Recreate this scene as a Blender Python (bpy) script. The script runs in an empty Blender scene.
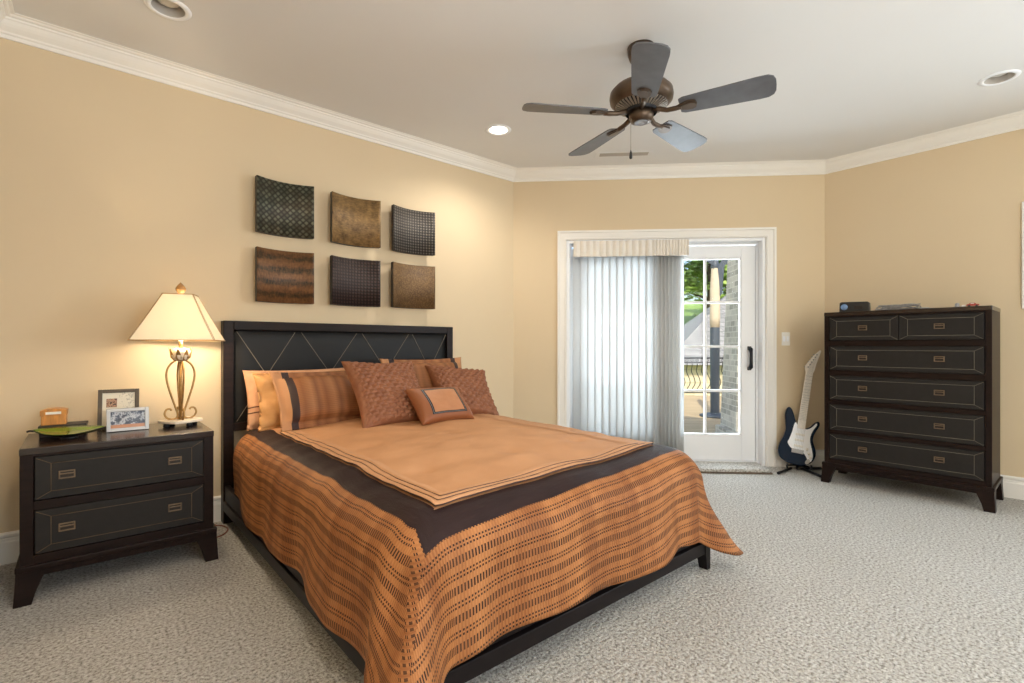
import bpy, bmesh, math, random
from mathutils import Vector, Matrix, noise
R = math.radians
S = bpy.context.scene
COL = S.collection
random.seed(7)

# ------------------------------------------------------------------ camera
cam_data = bpy.data.cameras.new('camera')
cam = bpy.data.objects.new('camera', cam_data)
COL.objects.link(cam)
cam.location = (0, 0, 1.098)
cam.rotation_euler = (R(90), 0, R(49.321 - 90))
cam_data.sensor_width = 36
cam_data.lens = 36 * 499.27 / 1024
cam_data.shift_y = 4.01 / 1024
cam_data.clip_start = 0.02
S.camera = cam
# ------------------------------------------------------------------ view, world, daylight
S.view_settings.view_transform = 'Standard'
S.view_settings.look = 'None'
S.view_settings.exposure = 0.23
S.view_settings.gamma = 1.0
S.view_settings.use_curve_mapping = False
W = bpy.data.worlds.new('sky'); S.world = W; W.use_nodes = True
wn = W.node_tree.nodes; wl = W.node_tree.links; wn.clear()
wo = wn.new('ShaderNodeOutputWorld'); wb = wn.new('ShaderNodeBackground'); sky = wn.new('ShaderNodeTexSky')
sky.sky_type = 'NISHITA'; sky.sun_disc = False; sky.sun_elevation = R(48); sky.sun_rotation = R(200)
sky.air_density = 1.0; sky.dust_density = 2.0; sky.ozone_density = 1.0
wb.inputs['Strength'].default_value = 0.23
wl.new(sky.outputs[0], wb.inputs[0]); wl.new(wb.outputs[0], wo.inputs[0])

def light(name, kind, loc, power, color, **k):
    d = bpy.data.lights.new(name, kind); d.energy = power; d.color = color
    o = bpy.data.objects.new(name, d); COL.objects.link(o); o.location = loc
    for a, v in k.items():
        if a == 'rot': o.rotation_euler = v
        else: setattr(d, a, v)
    return o
# sun from behind the house: the near part of the deck lies in its shade
sd = Vector((0.62, 0.42, -0.80))
light('sun', 'SUN', (0, 0, 8), 4.0, (1.0, 0.93, 0.82), angle=R(0.6), rot=sd.to_track_quat('-Z', 'Y').to_euler())
DAY = (0.84, 0.92, 1.0)
# daylight through the window behind the camera and the one in the right wall, out of view
light('window_daylight', 'AREA', (1.0, -2.66, 1.45), 46, DAY, shape='RECTANGLE', size=1.3, size_y=1.5, rot=(R(90), 0, 0))
light('window_daylight', 'AREA', (5.04, -1.75, 1.45), 86, (.75, .875, 1.0), shape='RECTANGLE', size=1.5, size_y=1.5, rot=(R(90), 0, R(90)))
# daylight falling in through the patio doors
light('door_daylight', 'AREA', (5.05, 3.60, 1.35), 225, (.80, .905, 1.0), shape='RECTANGLE', size=3.0, size_y=2.5,
      rot=(R(90), 0, R(135)))

# added fill light without a fixture, behind the camera, washes the ceiling
light('ceiling_fill', 'AREA', (.9, -1.2, 1.30), 42, (1.0, .97, .94), shape='DISK', size=1.4, rot=(R(180), 0, 0))

# ------------------------------------------------------------------ helpers
def lin(c):
    c = c / 255.0
    return c / 12.92 if c <= 0.04045 else ((c + 0.055) / 1.055) ** 2.4
def rgb(r, g, b): return (lin(r), lin(g), lin(b), 1.0)

def new_mat(name):
    m = bpy.data.materials.new(name); m.use_nodes = True
    nt = m.node_tree; nt.nodes.clear()
    out = nt.nodes.new('ShaderNodeOutputMaterial'); b = nt.nodes.new('ShaderNodeBsdfPrincipled')
    nt.links.new(b.outputs[0], out.inputs[0])
    return m, nt, b, out
class G:
    """small node-graph helper"""
    def __init__(s, nt): s.nt = nt
    def n(s, t, ins=None, **k):
        x = s.nt.nodes.new(t)
        for a, v in k.items(): setattr(x, a, v)
        for i, v in (ins or {}).items():
            if isinstance(v, bpy.types.NodeSocket): s.nt.links.new(v, x.inputs[i])
            else: x.inputs[i].default_value = v
        return x
    def math(s, op, a, b=0.0, c=None):
        d = {0: a, 1: b}
        if c is not None: d[2] = c
        return s.n('ShaderNodeMath', d, operation=op).outputs[0]
    def mix(s, f, a, b, blend='MIX'):
        x = s.n('ShaderNodeMix', data_type='RGBA', blend_type=blend)
        for i, v in ((0, f), (6, a), (7, b)):
            if isinstance(v, bpy.types.NodeSocket): s.nt.links.new(v, x.inputs[i])
            else: x.inputs[i].default_value = v
        return x.outputs[2]
    def ramp(s, f, stops):
        x = s.n('ShaderNodeValToRGB', {0: f}); e = x.color_ramp.elements
        e[0].position, e[0].color = stops[0]; e[1].position, e[1].color = stops[-1]
        for p, c in stops[1:-1]:
            q = e.new(p); q.color = c
        return x.outputs[0]
    def coord(s, which='Object', scale=None):
        c = s.n('ShaderNodeTexCoord').outputs[which]
        if scale is not None:
            c = s.n('ShaderNodeMapping', {0: c, 3: scale}).outputs[0]
        return c
    def noise(s, v, scale, detail=3, rough=0.5):
        return s.n('ShaderNodeTexNoise', {'Vector': v, 'Scale': scale, 'Detail': detail, 'Roughness': rough})
    def bump(s, h, strength=0.3, dist=0.01):
        return s.n('ShaderNodeBump', {'Height': h, 'Strength': strength, 'Distance': dist}).outputs[0]

def plain(name, col, rough=0.5, metal=0.0, var=0.0, scale=8.0, bump=0.0, bscale=60.0, stretch=(1, 1, 1), bdist=0.004, coat=0.0, spec=0.5):
    m, nt, b, out = new_mat(name); g = G(nt)
    b.inputs['Roughness'].default_value = rough; b.inputs['Metallic'].default_value = metal
    b.inputs['Coat Weight'].default_value = coat; b.inputs['Specular IOR Level'].default_value = spec
    v = g.coord('Object', stretch)
    nz = g.noise(v, scale, 4)
    d = tuple(c * (1 - var) for c in col[:3]) + (1,)
    l = tuple(min(1, c * (1 + var)) for c in col[:3]) + (1,)
    nt.links.new(g.ramp(nz.outputs[0], [(0.3, d), (0.7, l)]), b.inputs['Base Color'])
    if bump:
        nt.links.new(g.bump(g.noise(v, bscale, 3).outputs[0], bump, bdist), b.inputs['Normal'])
    return m

M = {}
M['wall'] = plain('wall_paint', rgb(222, 202, 169), 0.75, var=0.012, scale=2, bump=0.05, bscale=180, bdist=0.001)
M['ceiling'] = plain('ceiling_paint', rgb(228, 227, 225), 0.85, var=0.008, scale=2, bump=0.05, bscale=150, bdist=0.001)
M['trim'] = plain('trim_paint', rgb(244, 241, 235), 0.4, var=0.01, scale=3)
M['white'] = plain('white_paint', rgb(246, 248, 251), 0.35, var=0.01, scale=3)
M['wood'] = plain('espresso_wood', rgb(29, 17, 13), 0.38, spec=.17, var=0.35, scale=6, stretch=(1, 1, 9), bump=0.03, bscale=60, bdist=0.001)
M['woodx'] = plain('espresso_wood_across', rgb(29, 17, 13), 0.38, spec=.17, var=0.35, scale=6, stretch=(9, 9, 1), bump=0.03, bscale=60, bdist=0.001)
M['blackwood'] = plain('black_wood', rgb(22, 17, 18), 0.42, spec=.18, var=0.2, scale=6, stretch=(1, 1, 6))
M['woodtop'] = plain('polished_wood_top', rgb(34, 20, 16), 0.20, spec=.55, var=0.35, scale=6, stretch=(1, 9, 9))
M['leather'] = plain('charcoal_leather', rgb(32, 29, 27), 0.55, spec=.28, var=0.10, scale=30, bump=0.15, bscale=350, bdist=0.001)
M['hbleather'] = plain('headboard_leather', rgb(15, 14, 14), 0.45, spec=.28, var=0.08, scale=12, bump=0.12, bscale=220, bdist=0.001)
M['stitch'] = plain('stitch_thread', rgb(128, 118, 102), 0.7)
M['stitchn'] = plain('stitch_thread_bronze', rgb(104, 84, 58), 0.7)
M['bronze'] = plain('antique_bronze', rgb(122, 102, 80), 0.42, 0.5, var=0.2, scale=30)
M['bronzedk'] = plain('dark_bronze', rgb(44, 36, 31), 0.5, 0.3, var=0.2, scale=30)
M['gold'] = plain('antique_gold', rgb(172, 138, 88), 0.36, 0.75, var=0.25, scale=30)
M['black'] = plain('black_plastic', rgb(24, 25, 28), 0.4, var=0.1)
M['blackmetal'] = plain('black_iron', rgb(30, 31, 36), 0.4, 0.5, var=0.1)
M['ivory'] = plain('ivory_plastic', rgb(240, 236, 226), 0.4)
M['fanbody'] = plain('fan_bronze', rgb(92, 76, 62), 0.36, 0.6, var=0.25, scale=14)
M['fanblade'] = plain('fan_blade_grey', rgb(90, 91, 96), 0.38, var=0.16, scale=14, stretch=(1, 1, 1), bump=0.05, bscale=120, bdist=0.001)
M['fanedge'] = plain('fan_blade_edge', rgb(58, 50, 44), 0.5)
M['grey'] = plain('grey_plastic', rgb(150, 150, 152), 0.45)

def carpet_mat(name, base, seed=0.0):
    m, nt, b, out = new_mat(name); g = G(nt)
    b.inputs['Roughness'].default_value = 0.95
    v = g.coord('Object')
    vo = g.n('ShaderNodeTexVoronoi', {'Vector': v, 'Scale': 75.0, 'Randomness': 1.0})
    n1 = g.noise(v, 84, 4, 0.70); n2 = g.noise(v, 1.6, 3); n3 = g.noise(v, 46, 3, 0.6)
    h = g.math('ADD', g.math('MULTIPLY', n1.outputs[0], 0.7), g.math('MULTIPLY', g.math('SUBTRACT', 1.0, vo.outputs['Distance']), 0.35))
    h = g.math('ADD', h, g.math('MULTIPLY', n3.outputs[0], 0.45))
    r, gg, bb = base
    spk = g.ramp(n1.outputs[0], [(0.34, rgb(r * .52, gg * .50, bb * .46)), (0.50, rgb(r * .86, gg * .85, bb * .835)), (0.66, rgb(r, gg, bb))])
    big = g.ramp(n2.outputs[0], [(0.3, (0.94, 0.94, 0.93, 1)), (0.7, (1, 1, 1, 1))])
    nt.links.new(g.mix(1.0, spk, big, 'MULTIPLY'), b.inputs['Base Color'])
    nt.links.new(g.bump(h, 1.0, 0.022), b.inputs['Normal'])
    return m
M['carpet'] = carpet_mat('carpet_pile', (230, 228, 224))
M['mat'] = carpet_mat('mat_pile', (240, 238, 234))

# ---- mesh helpers: each adds a shape to a bmesh
def box(bm, x0, y0, z0, x1, y1, z1, bevel=0.0, mi=0, seg=2):
    vs = [bm.verts.new(p) for p in ((x0, y0, z0), (x1, y0, z0), (x1, y1, z0), (x0, y1, z0), (x0, y0, z1), (x1, y0, z1), (x1, y1, z1), (x0, y1, z1))]
    fs = [bm.faces.new([vs[i] for i in q]) for q in ((0, 3, 2, 1), (4, 5, 6, 7), (0, 1, 5, 4), (1, 2, 6, 5), (2, 3, 7, 6), (3, 0, 4, 7))]
    for f in fs: f.material_index = mi
    if bevel:
        es = list({e for f in fs for e in f.edges})
        r = bmesh.ops.bevel(bm, geom=es, offset=bevel, segments=seg, affect='EDGES', clamp_overlap=True, profile=0.5)
        for f in r['faces']: f.material_index = mi
    return vs
def prism(bm, poly, fa, fb, mi=0):
    """poly: 2-D outline; fa, fb map (u,v) to the two end faces"""
    a = [bm.verts.new(fa(u, v)) for u, v in poly]; b = [bm.verts.new(fb(u, v)) for u, v in poly]
    n = len(poly)
    fs = [bm.faces.new(a[::-1]), bm.faces.new(b)]
    for i in range(n):
        fs.append(bm.faces.new((a[i], a[(i + 1) % n], b[(i + 1) % n], b[i])))
    for f in fs: f.material_index = mi
    return fs
def lathe(bm, prof, n=24, c=(0, 0, 0), mi=0, caps=True):
    rings = []
    for r, z in prof:
        rings.append([bm.verts.new((c[0] + r * math.cos(2 * math.pi * k / n), c[1] + r * math.sin(2 * math.pi * k / n), c[2] + z)) for k in range(n)])
    for a, b in zip(rings, rings[1:]):
        for k in range(n):
            f = bm.faces.new((a[k], a[(k + 1) % n], b[(k + 1) % n], b[k])); f.material_index = mi; f.smooth = True
    if caps:
        for ring, rev in ((rings[0], True), (rings[-1], False)):
            f = bm.faces.new(ring[::-1] if rev else ring); f.material_index = mi
def tube(bm, pts, r, n=8, mi=0, closed=False):
    pts = [Vector(p) for p in pts]; m = len(pts)
    rs = r if isinstance(r, (list, tuple)) else [r] * m
    rings = []; up = None
    for i, p in enumerate(pts):
        if closed: t = (pts[(i + 1) % m] - pts[i - 1])
        else: t = pts[min(i + 1, m - 1)] - pts[max(i - 1, 0)]
        t = t.normalized() if t.length > 1e-9 else Vector((0, 0, 1))
        if up is None:
            up = Vector((0, 0, 1)) if abs(t.z) < 0.9 else Vector((1, 0, 0))
        a = t.cross(up)
        if a.length < 1e-6: a = t.cross(Vector((0, 1, 0)))
        a.normalize(); up = a.cross(t).normalized()
        rings.append([bm.verts.new(p + rs[i] * (a * math.cos(2 * math.pi * k / n) + up * math.sin(2 * math.pi * k / n))) for k in range(n)])
    pairs = list(zip(rings, rings[1:]))
    if closed: pairs.append((rings[-1], rings[0]))
    for a, b in pairs:
        for k in range(n):
            f = bm.faces.new((a[k], a[(k + 1) % n], b[(k + 1) % n], b[k])); f.smooth = True; f.material_index = mi
    if not closed:
        for ring in (rings[0][::-1], rings[-1]):
            f = bm.faces.new(ring); f.material_index = mi
def spline(pts, k=6, closed=False):
    P = [Vector(p) for p in pts]; n = len(P); out = []
    for i in range(n if closed else n - 1):
        if closed: a, b, c, d = P[i - 1], P[i], P[(i + 1) % n], P[(i + 2) % n]
        else: a, b, c, d = P[max(i - 1, 0)], P[i], P[i + 1], P[min(i + 2, n - 1)]
        for j in range(k):
            t = j / k
            out.append(0.5 * ((2 * b) + (c - a) * t + (2 * a - 5 * b + 4 * c - d) * t * t + (3 * b - a - 3 * c + d) * t ** 3))
    if not closed: out.append(P[-1])
    return out
def obj(name, bm, mats, parent=None, smooth=False, loc=None, rot=None):
    bmesh.ops.recalc_face_normals(bm, faces=bm.faces)
    me = bpy.data.meshes.new(name); bm.to_mesh(me); bm.free()
    if not isinstance(mats, (list, tuple)): mats = [mats]
    for m in mats: me.materials.append(M[m] if isinstance(m, str) else m)
    if smooth:
        for p in me.polygons: p.use_smooth = True
    o = bpy.data.objects.new(name, me); COL.objects.link(o)
    if parent: o.parent = parent
    if loc is not None: o.location = loc
    if rot is not None: o.rotation_euler = rot
    return o
def thing(name, label, cat, loc=(0, 0, 0), rotz=0.0, group=None):
    o = bpy.data.objects.new(name, None); COL.objects.link(o); o.empty_display_size = 0.1
    o.location = loc; o.rotation_euler = (0, 0, rotz)
    return tag(o, label, cat, group)
def tag(o, label, cat, group=None, kind=None):
    o['label'] = label; o['category'] = cat
    if group: o['group'] = group
    if kind: o['kind'] = kind
    return o
def struct(name, bm, mats, **k):
    o = obj(name, bm, mats, **k); o['kind'] = 'structure'; return o
def BM(): return bmesh.new()
def weld(o, width=0.002, seg=2, angle=35):
    md = o.modifiers.new('bevel', 'BEVEL'); md.width = width; md.segments = seg; md.limit_method = 'ANGLE'; md.angle_limit = R(angle)
    return o

# ------------------------------------------------------------------ the room
H = 2.74
XL, XR, YL, YB = -0.36, 5.079, 3.571, -2.70
CA, CB = (3.086, 3.571), (5.079, 1.578)          # the two ends of the chamfered door wall
Q = math.sqrt(0.5)
def DW(s, o, z=0.0):
    """point of the door wall: s along it from its left corner, o outward"""
    return (CA[0] + (s + o) * Q, CA[1] + (-s + o) * Q, z)
DW_LOC, DW_ROT = (CA[0], CA[1], 0), R(-45)
DWL = math.hypot(CB[0] - CA[0], CB[1] - CA[1])
T = 0.20
S0, S1, ZD = 0.50, 2.305, 2.085                    # opening of the patio door

bm = BM()
f = bm.faces.new([bm.verts.new((x, y, 0)) for x, y in ((XL - .1, YB - .1), (XR + .1, YB - .1), (XR + .1, CB[1]), DW(S1, 0)[:2], DW(S1, 0.19)[:2], DW(S0, 0.19)[:2], DW(S0, 0)[:2], (CA[0], YL + .1), (XL - .1, YL + .1))])
fl = struct('floor', bm, 'carpet')

# ceiling with round holes for the downlight cans
DL = [(2.40, 2.95), (0.315, 2.93), (4.265, 0.375)]
bm = BM(); loops = []
outer = [(XL - .1, YB - .1), (XR + .1, YB - .1), (XR + .1, CB[1] + .1), (CA[0] + .1, YL + .1), (XL - .1, YL + .1)]
def loop(pts):
    vs = [bm.verts.new((x, y, H)) for x, y in pts]
    return [bm.edges.new((vs[i], vs[(i + 1) % len(vs)])) for i in range(len(vs))]
es = loop(outer)
for cx, cy in DL: es += loop([(cx + .070 * math.cos(2 * math.pi * k / 40), cy + .070 * math.sin(2 * math.pi * k / 40)) for k in range(40)])
bmesh.ops.triangle_fill(bm, use_beauty=True, edges=es)
struct('ceiling', bm, 'ceiling')

HT = 3.0
bm = BM(); box(bm, XL - T, YL, -.1, CA[0] + T * .45, YL + T, HT); struct('wall_left', bm, 'wall')
bm = BM(); box(bm, XL - T, YB - T, -.1, XL, YL + T, HT); struct('wall_near', bm, 'wall')
RW = (-2.5, -1.0)
HW, HZ = (-.50, .24), (1.45, 2.03)      # the other small window, at the right picture edge
bm = BM(); box(bm, XR, YB - T, -.1, XR + T, RW[0], HT); box(bm, XR, RW[1], -.1, XR + T, HW[0], HT); box(bm, XR, HW[1], -.1, XR + T, CB[1] + T * .45, HT)
box(bm, XR, HW[0], -.1, XR + T, HW[1], HZ[0]); box(bm, XR, HW[0], HZ[1], XR + T, HW[1], HT)
box(bm, XR, RW[0], -.1, XR + T, RW[1], .70); box(bm, XR, RW[0], 2.2, XR + T, RW[1], HT); struct('wall_right', bm, 'wall')
bm = BM()
box(bm, 0, 0, -.1, S0, T, HT); box(bm, S1, 0, -.1, DWL, T, HT); box(bm, S0, 0, ZD, S1, T, HT)
struct('wall_door', bm, 'wall', loc=DW_LOC, rot=(0, 0, DW_ROT))
WIN = [(0.35, 1.65)]
bm = BM(); xs = [XL - T, WIN[0][0], WIN[0][1], XR + T]
for a, b in ((0, 1), (2, 3)): box(bm, xs[a], YB - T, -.1, xs[b], YB, HT)
for a, b in WIN:
    box(bm, a, YB - T, -.1, b, YB, 0.70); box(bm, a, YB - T, 2.2, b, YB, HT)
struct('wall_back', bm, 'wall')
bm = BM(); box(bm, XL - .5, YB - .5, HT, XR + .3, YL + .3, HT + .12)
struct('roof', bm, 'grey')

# glass
m, nt, b, out = new_mat('clear_glass'); g = G(nt); M['glass'] = m
tr = g.n('ShaderNodeBsdfTransparent', {0: (0.97, 0.985, 0.98, 1)}); gl = g.n('ShaderNodeBsdfGlossy', {1: 0.02})
fr = g.n('ShaderNodeFresnel', {0: 1.18})
mx = g.n('ShaderNodeMixShader', {0: fr.outputs[0], 1: tr.outputs[0], 2: gl.outputs[0]})
nt.links.new(mx.outputs[0], out.inputs[0]); nt.nodes.remove(b)

for i, (a, b_) in enumerate(WIN + [RW]):
    w = bpy.data.objects.new('window_%d' % (i + 1), None); COL.objects.link(w); w['kind'] = 'structure'
    bm = BM(); y0, y1 = YB - .14, YB - .09
    for q in ((a, .70, a + .05, 2.2), (b_ - .05, .70, b_, 2.2), (a + .05, .70, b_ - .05, .75), (a + .05, 2.15, b_ - .05, 2.2), (a + .05, 1.43, b_ - .05, 1.47)):
        box(bm, q[0], y0, q[1], q[2], y1, q[3], 0.004)
    obj('window_frame', bm, 'white', w)
    bm = BM(); box(bm, a + .04, YB - .12, .74, b_ - .04, YB - .115, 2.16); obj('window_glass', bm, 'glass', w)
    if i == 1: w.location = (XR - YB, 0, 0); w.rotation_euler = (0, 0, R(90)); w.location = (XR + YB, 0, 0)

# mouldings swept along the walls with true mitres
PATH = [(XL, YB), (XL, YL), CA, CB, (XR, YB)]
def off_pt(path, i, d, closed=True):
    n = len(path)
    def nrm(a, b):
        v = Vector((b[0] - a[0], b[1] - a[1])).normalized(); return Vector((v.y, -v.x))
    p = Vector(path[i])
    n1 = nrm(path[i - 1], path[i]); n2 = nrm(path[i], path[(i + 1) % n])
    k = (n1 + n2); k = k / (k.dot(n1))
    return p + k * d
def sweep(i, prof, t0=None, t1=None):
    """moulding along wall i of PATH; t0,t1 cut it square at distances along the wall"""
    bm = BM(); j = (i + 1) % len(PATH)
    A, B_ = Vector(PATH[i]), Vector(PATH[j]); v = (B_ - A).normalized(); nn = Vector((v.y, -v.x))
    a = []; b = []
    for d, z in prof:
        pa = off_pt(PATH, i, d) if t0 is None else A + v * t0 + nn * d
        pb = off_pt(PATH, j, d) if t1 is None else A + v * t1 + nn * d
        a.append(bm.verts.new((pa.x, pa.y, z))); b.append(bm.verts.new((pb.x, pb.y, z)))
    n = len(prof)
    for k in range(n): bm.faces.new((a[k], a[(k + 1) % n], b[(k + 1) % n], b[k]))
    bm.faces.new(a[::-1]); bm.faces.new(b)
    return bm
CR = [(0, H), (0, H - .098), (.011, H - .098), (.013, H - .080), (.020, H - .076), (.024, H - .068), (.034, H - .060), (.046, H - .050), (.056, H - .038), (.064, H - .026), (.070, H - .022), (.072, H - .014), (.084, H - .011), (.090, H - .004), (.102, H - .003), (.104, H)]
BB = [(0, 0), (.016, 0), (.016, .108), (.013, .114), (.013, .124), (.010, .130), (.016, .136), (.016, .148), (.006, .157), (0, .157)]
for i in range(5): struct('trim_%d' % (i + 1), sweep(i, CR), 'trim')
struct('baseboard_left', sweep(1, BB), 'trim')
struct('baseboard_near', sweep(0, BB), 'trim')
struct('baseboard_door', sweep(2, BB, None, S0 - .085), 'trim')
struct('baseboard_corner', sweep(2, BB, S1 + .09, None), 'trim')
struct('baseboard_right', sweep(3, BB), 'trim')
struct('baseboard_back', sweep(4, BB), 'trim')

# casing around the patio door
def casing(bm, s0, s1, zt, w=.085, y=-.0):
    pr = [(0, 0), (0, -.016), (.012, -.020), (.018, -.014), (w - .022, -.011), (w - .018, -.022), (w, -.022), (w, 0)]
    # left leg, head and right leg mitred as one band
    n = len(pr); rows = []
    for (fx, fz) in ((lambda d: s0 - d, lambda d: 0.0), (lambda d: s0 - d, lambda d: zt + d), (lambda d: s1 + d, lambda d: zt + d), (lambda d: s1 + d, lambda d: 0.0)):
        rows.append([bm.verts.new((fx(d), q + y, fz(d))) for d, q in pr])
    for a, b in zip(rows, rows[1:]):
        for k in range(n): bm.faces.new((a[k], a[(k + 1) % n], b[(k + 1) % n], b[k]))
    bm.faces.new(rows[0]); bm.faces.new(rows[-1][::-1])
bm = BM(); casing(bm, S0, S1, ZD)
c = struct('trim_6', bm, 'trim', loc=DW_LOC, rot=(0, 0, DW_ROT))

# ------------------------------------------------------------------ patio door
d1 = bpy.data.objects.new('door_1', None); COL.objects.link(d1); d1['kind'] = 'structure'
d1.location = DW_LOC; d1.rotation_euler = (0, 0, DW_ROT)
bm = BM()
J = 0.03
box(bm, S0 + .001, 0.0, 0, S0 + J, T + .01, ZD - .001, .003); box(bm, S1 - J, 0.0, 0, S1 - .001, T + .01, ZD - .001, .003)
box(bm, S0 + J, 0.0, ZD - J, S1 - J, T + .01, ZD - .001, .003)
for q in (S0 + J, S1 - J - .022):       # stepped stops
    box(bm, q, .085, 0, q + .022, .10, ZD - J, .003); box(bm, q, .115, 0, q + .022, .135, ZD - J, .003)
box(bm, S0 + J + .022, .085, ZD - J - .02, S1 - J - .022, .10, ZD - J, .003)
box(bm, S0 + J, .06, 0.001, S1 - J, T + .05, .022, .004)
obj('door_frame', bm, 'white', d1)
def patio_panel(s0, s1, y0, handle):
    y1 = y0 + .042; zb, zt = .024, ZD - J - .022
    st, rb, rt = .125, .235, .115
    bm = BM()
    box(bm, s0, y0, zb, s0 + st, y1, zt, .004); box(bm, s1 - st, y0, zb, s1, y1, zt, .004)
    box(bm, s0 + st, y0, zb, s1 - st, y1, zb + rb, .004); box(bm, s0 + st, y0, zt - rt, s1 - st, y1, zt, .004)
    # glazing bead
    a0, a1, c0, c1 = s0 + st, s1 - st, zb + rb, zt - rt
    for q in ((a0, c0, a0 + .012, c1), (a1 - .012, c0, a1, c1), (a0, c0, a1, c0 + .012), (a0, c1 - .012, a1, c1)):
        box(bm, q[0], y0 + .006, q[1], q[2], y1 - .006, q[3], .003)
    p = obj('door_panel', bm, 'white', d1)
    bm = BM()
    mid = (a0 + a1) / 2
    box(bm, mid - .011, y0 + .008, c0, mid + .011, y1 - .008, c1, .003)
    for k in (1, 2, 3):
        z = c0 + (c1 - c0) * k / 4
        box(bm, a0, y0 + .009, z - .011, a1, y1 - .009, z + .011, .003)
    obj('muntin_grid', bm, 'white', p)
    bm = BM(); box(bm, a0 + .002, y0 + .019, c0 + .002, a1 - .002, y0 + .023, c1 - .002); obj('glass_pane', bm, 'glass', p)
    if handle:
        hx = s1 - .055
        bm = BM()
        box(bm, hx - .017, y0 - .012, .868, hx + .017, y0 + .001, .90, .004); box(bm, hx - .017, y0 - .012, 1.058, hx + .017, y0 + .001, 1.09, .004)
        tube(bm, [(hx, y0 - .005, .885), (hx, y0 - .040, .90), (hx, y0 - .046, .93), (hx, y0 - .046, 1.03), (hx, y0 - .040, 1.06), (hx, y0 - .005, 1.073)], [.018, .020, .015, .015, .020, .018], 10)
        o = obj('door_handle', bm, 'blackmetal', p); o['label'] = 'black pull handle'
patio_panel(S0 + J + .002, 1.43, .142, False)
patio_panel(1.352, S1 - J - .024, .098, True)

# vertical blind
m, nt, b, out = new_mat('blind_vane'); g = G(nt); M['vane'] = m
b.inputs['Base Color'].default_value = rgb(240, 240, 238); b.inputs['Roughness'].default_value = 0.6
tl = g.n('ShaderNodeBsdfTranslucent', {0: rgb(222, 223, 224)})
mx = g.n('ShaderNodeMixShader', {0: 0.52, 1: b.outputs[0], 2: tl.outputs[0]}); nt.links.new(mx.outputs[0], out.inputs[0])
M['valance'] = plain('valance_fabric', rgb(236, 230, 220), 0.7, var=0.03, scale=20)
bl = thing('vertical_blind', 'white vertical vane blind half drawn across the patio door', 'blind', DW_LOC, DW_ROT)
bm = BM(); box(bm, .57, .028, 2.0, 1.60, .066, 2.064, .004); obj('head_rail', bm, 'white', bl)
bm = BM()     # pleated valance
xs = [.565 + (1.615 - .565) * k / 160 for k in range(161)]
def pleat(x):
    w = .060 if x < 1.3 else .028
    return -.004 - .015 * abs(math.sin(math.pi * (x - .565) / w)) - (.006 if x > 1.24 else 0)
fr_, bk_ = [], []
for x in xs:
    fr_.append((bm.verts.new((x, pleat(x), 1.928)), bm.verts.new((x, pleat(x), 2.072))))
    bk_.append((bm.verts.new((x, .012, 1.928)), bm.verts.new((x, .012, 2.072))))
for k in range(160):
    bm.faces.new((fr_[k][0], fr_[k + 1][0], fr_[k + 1][1], fr_[k][1])); bm.faces.new((bk_[k][1], bk_[k + 1][1], bk_[k + 1][0], bk_[k][0]))
    bm.faces.new((fr_[k][1], fr_[k + 1][1], bk_[k + 1][1], bk_[k][1])); bm.faces.new((fr_[k + 1][0], fr_[k][0], bk_[k][0], bk_[k + 1][0]))
for k in (0, 160): bm.faces.new((fr_[k][0], fr_[k][1], bk_[k][1], bk_[k][0]))
obj('valance', bm, 'valance', bl)
def vane(x, ang):
    bm = BM(); w = .044; n = 6; a = []; th = .0014
    for k in range(n + 1):
        u = -w + 2 * w * k / n; bow = .006 * (1 - (u / w) ** 2)
        c_, s_ = math.cos(ang), math.sin(ang)
        for sg in (1, -1):
            v = bow + sg * th / 2
            a.append([(x + u * c_ - v * s_, .047 + u * s_ + v * c_, z) for z in (.035, 2.0)])
    V = [[bm.verts.new(p) for p in q] for q in a]
    for k in range(n):
        for sg in (0, 1):
            i, j = 2 * k + sg, 2 * k + 2 + sg
            bm.faces.new((V[i][0], V[j][0], V[j][1], V[i][1]))
        for z in (0, 1): bm.faces.new((V[2 * k][z], V[2 * k + 2][z], V[2 * k + 3][z], V[2 * k + 1][z]))
    for k in (0, n): bm.faces.new((V[2 * k][0], V[2 * k + 1][0], V[2 * k + 1][1], V[2 * k][1]))
    obj('vane', bm, 'vane', bl, smooth=True)
x = .600
while x < 1.29:
    vane(x, R(16)); x += .0675
k = 0
while x < 1.585:
    vane(x, R(24)); x += .035; k += 1

# light switch by the door
sw = thing('light_switch', 'white double light switch on the wall beside the guitar', 'light switch', DW(2.478, -.0), DW_ROT)
bm = BM(); box(bm, -.036, -.006, 1.098, .036, .0, 1.218, .003); obj('switch_plate', bm, 'ivory', sw)
for u in (-.015, .015):
    bm = BM(); box(bm, u - .009, -.010, 1.135, u + .009, -.004, 1.181, .002); obj('rocker', bm, 'white', sw)

# white framed window at the right picture edge
bm = BM()
for q in ((-HW[1] - .09, HZ[0] - .09, -HW[1], HZ[1] + .09), (-HW[0], HZ[0] - .09, -HW[0] + .09, HZ[1] + .09), (-HW[1], HZ[1], -HW[0], HZ[1] + .09), (-HW[1], HZ[0] - .09, -HW[0], HZ[0])):
    box(bm, q[0], -.018, q[1], q[2], 0, q[3], .004)
struct('trim_7', bm, 'trim', loc=(XR, 0, 0), rot=(0, 0, R(-90)))
w = bpy.data.objects.new('window_3', None); COL.objects.link(w); w['kind'] = 'structure'; w.location = (XR, 0, 0); w.rotation_euler = (0, 0, R(-90))
bm = BM()
for q in ((-HW[1], HZ[0], -HW[1] + .04, HZ[1]), (-HW[0] - .04, HZ[0], -HW[0], HZ[1]), (-HW[1] + .04, HZ[0], -HW[0] - .04, HZ[0] + .04), (-HW[1] + .04, HZ[1] - .04, -HW[0] - .04, HZ[1])):
    box(bm, q[0], .09, q[1], q[2], .13, q[3], .003)
obj('window_frame', bm, 'white', w)
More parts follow.
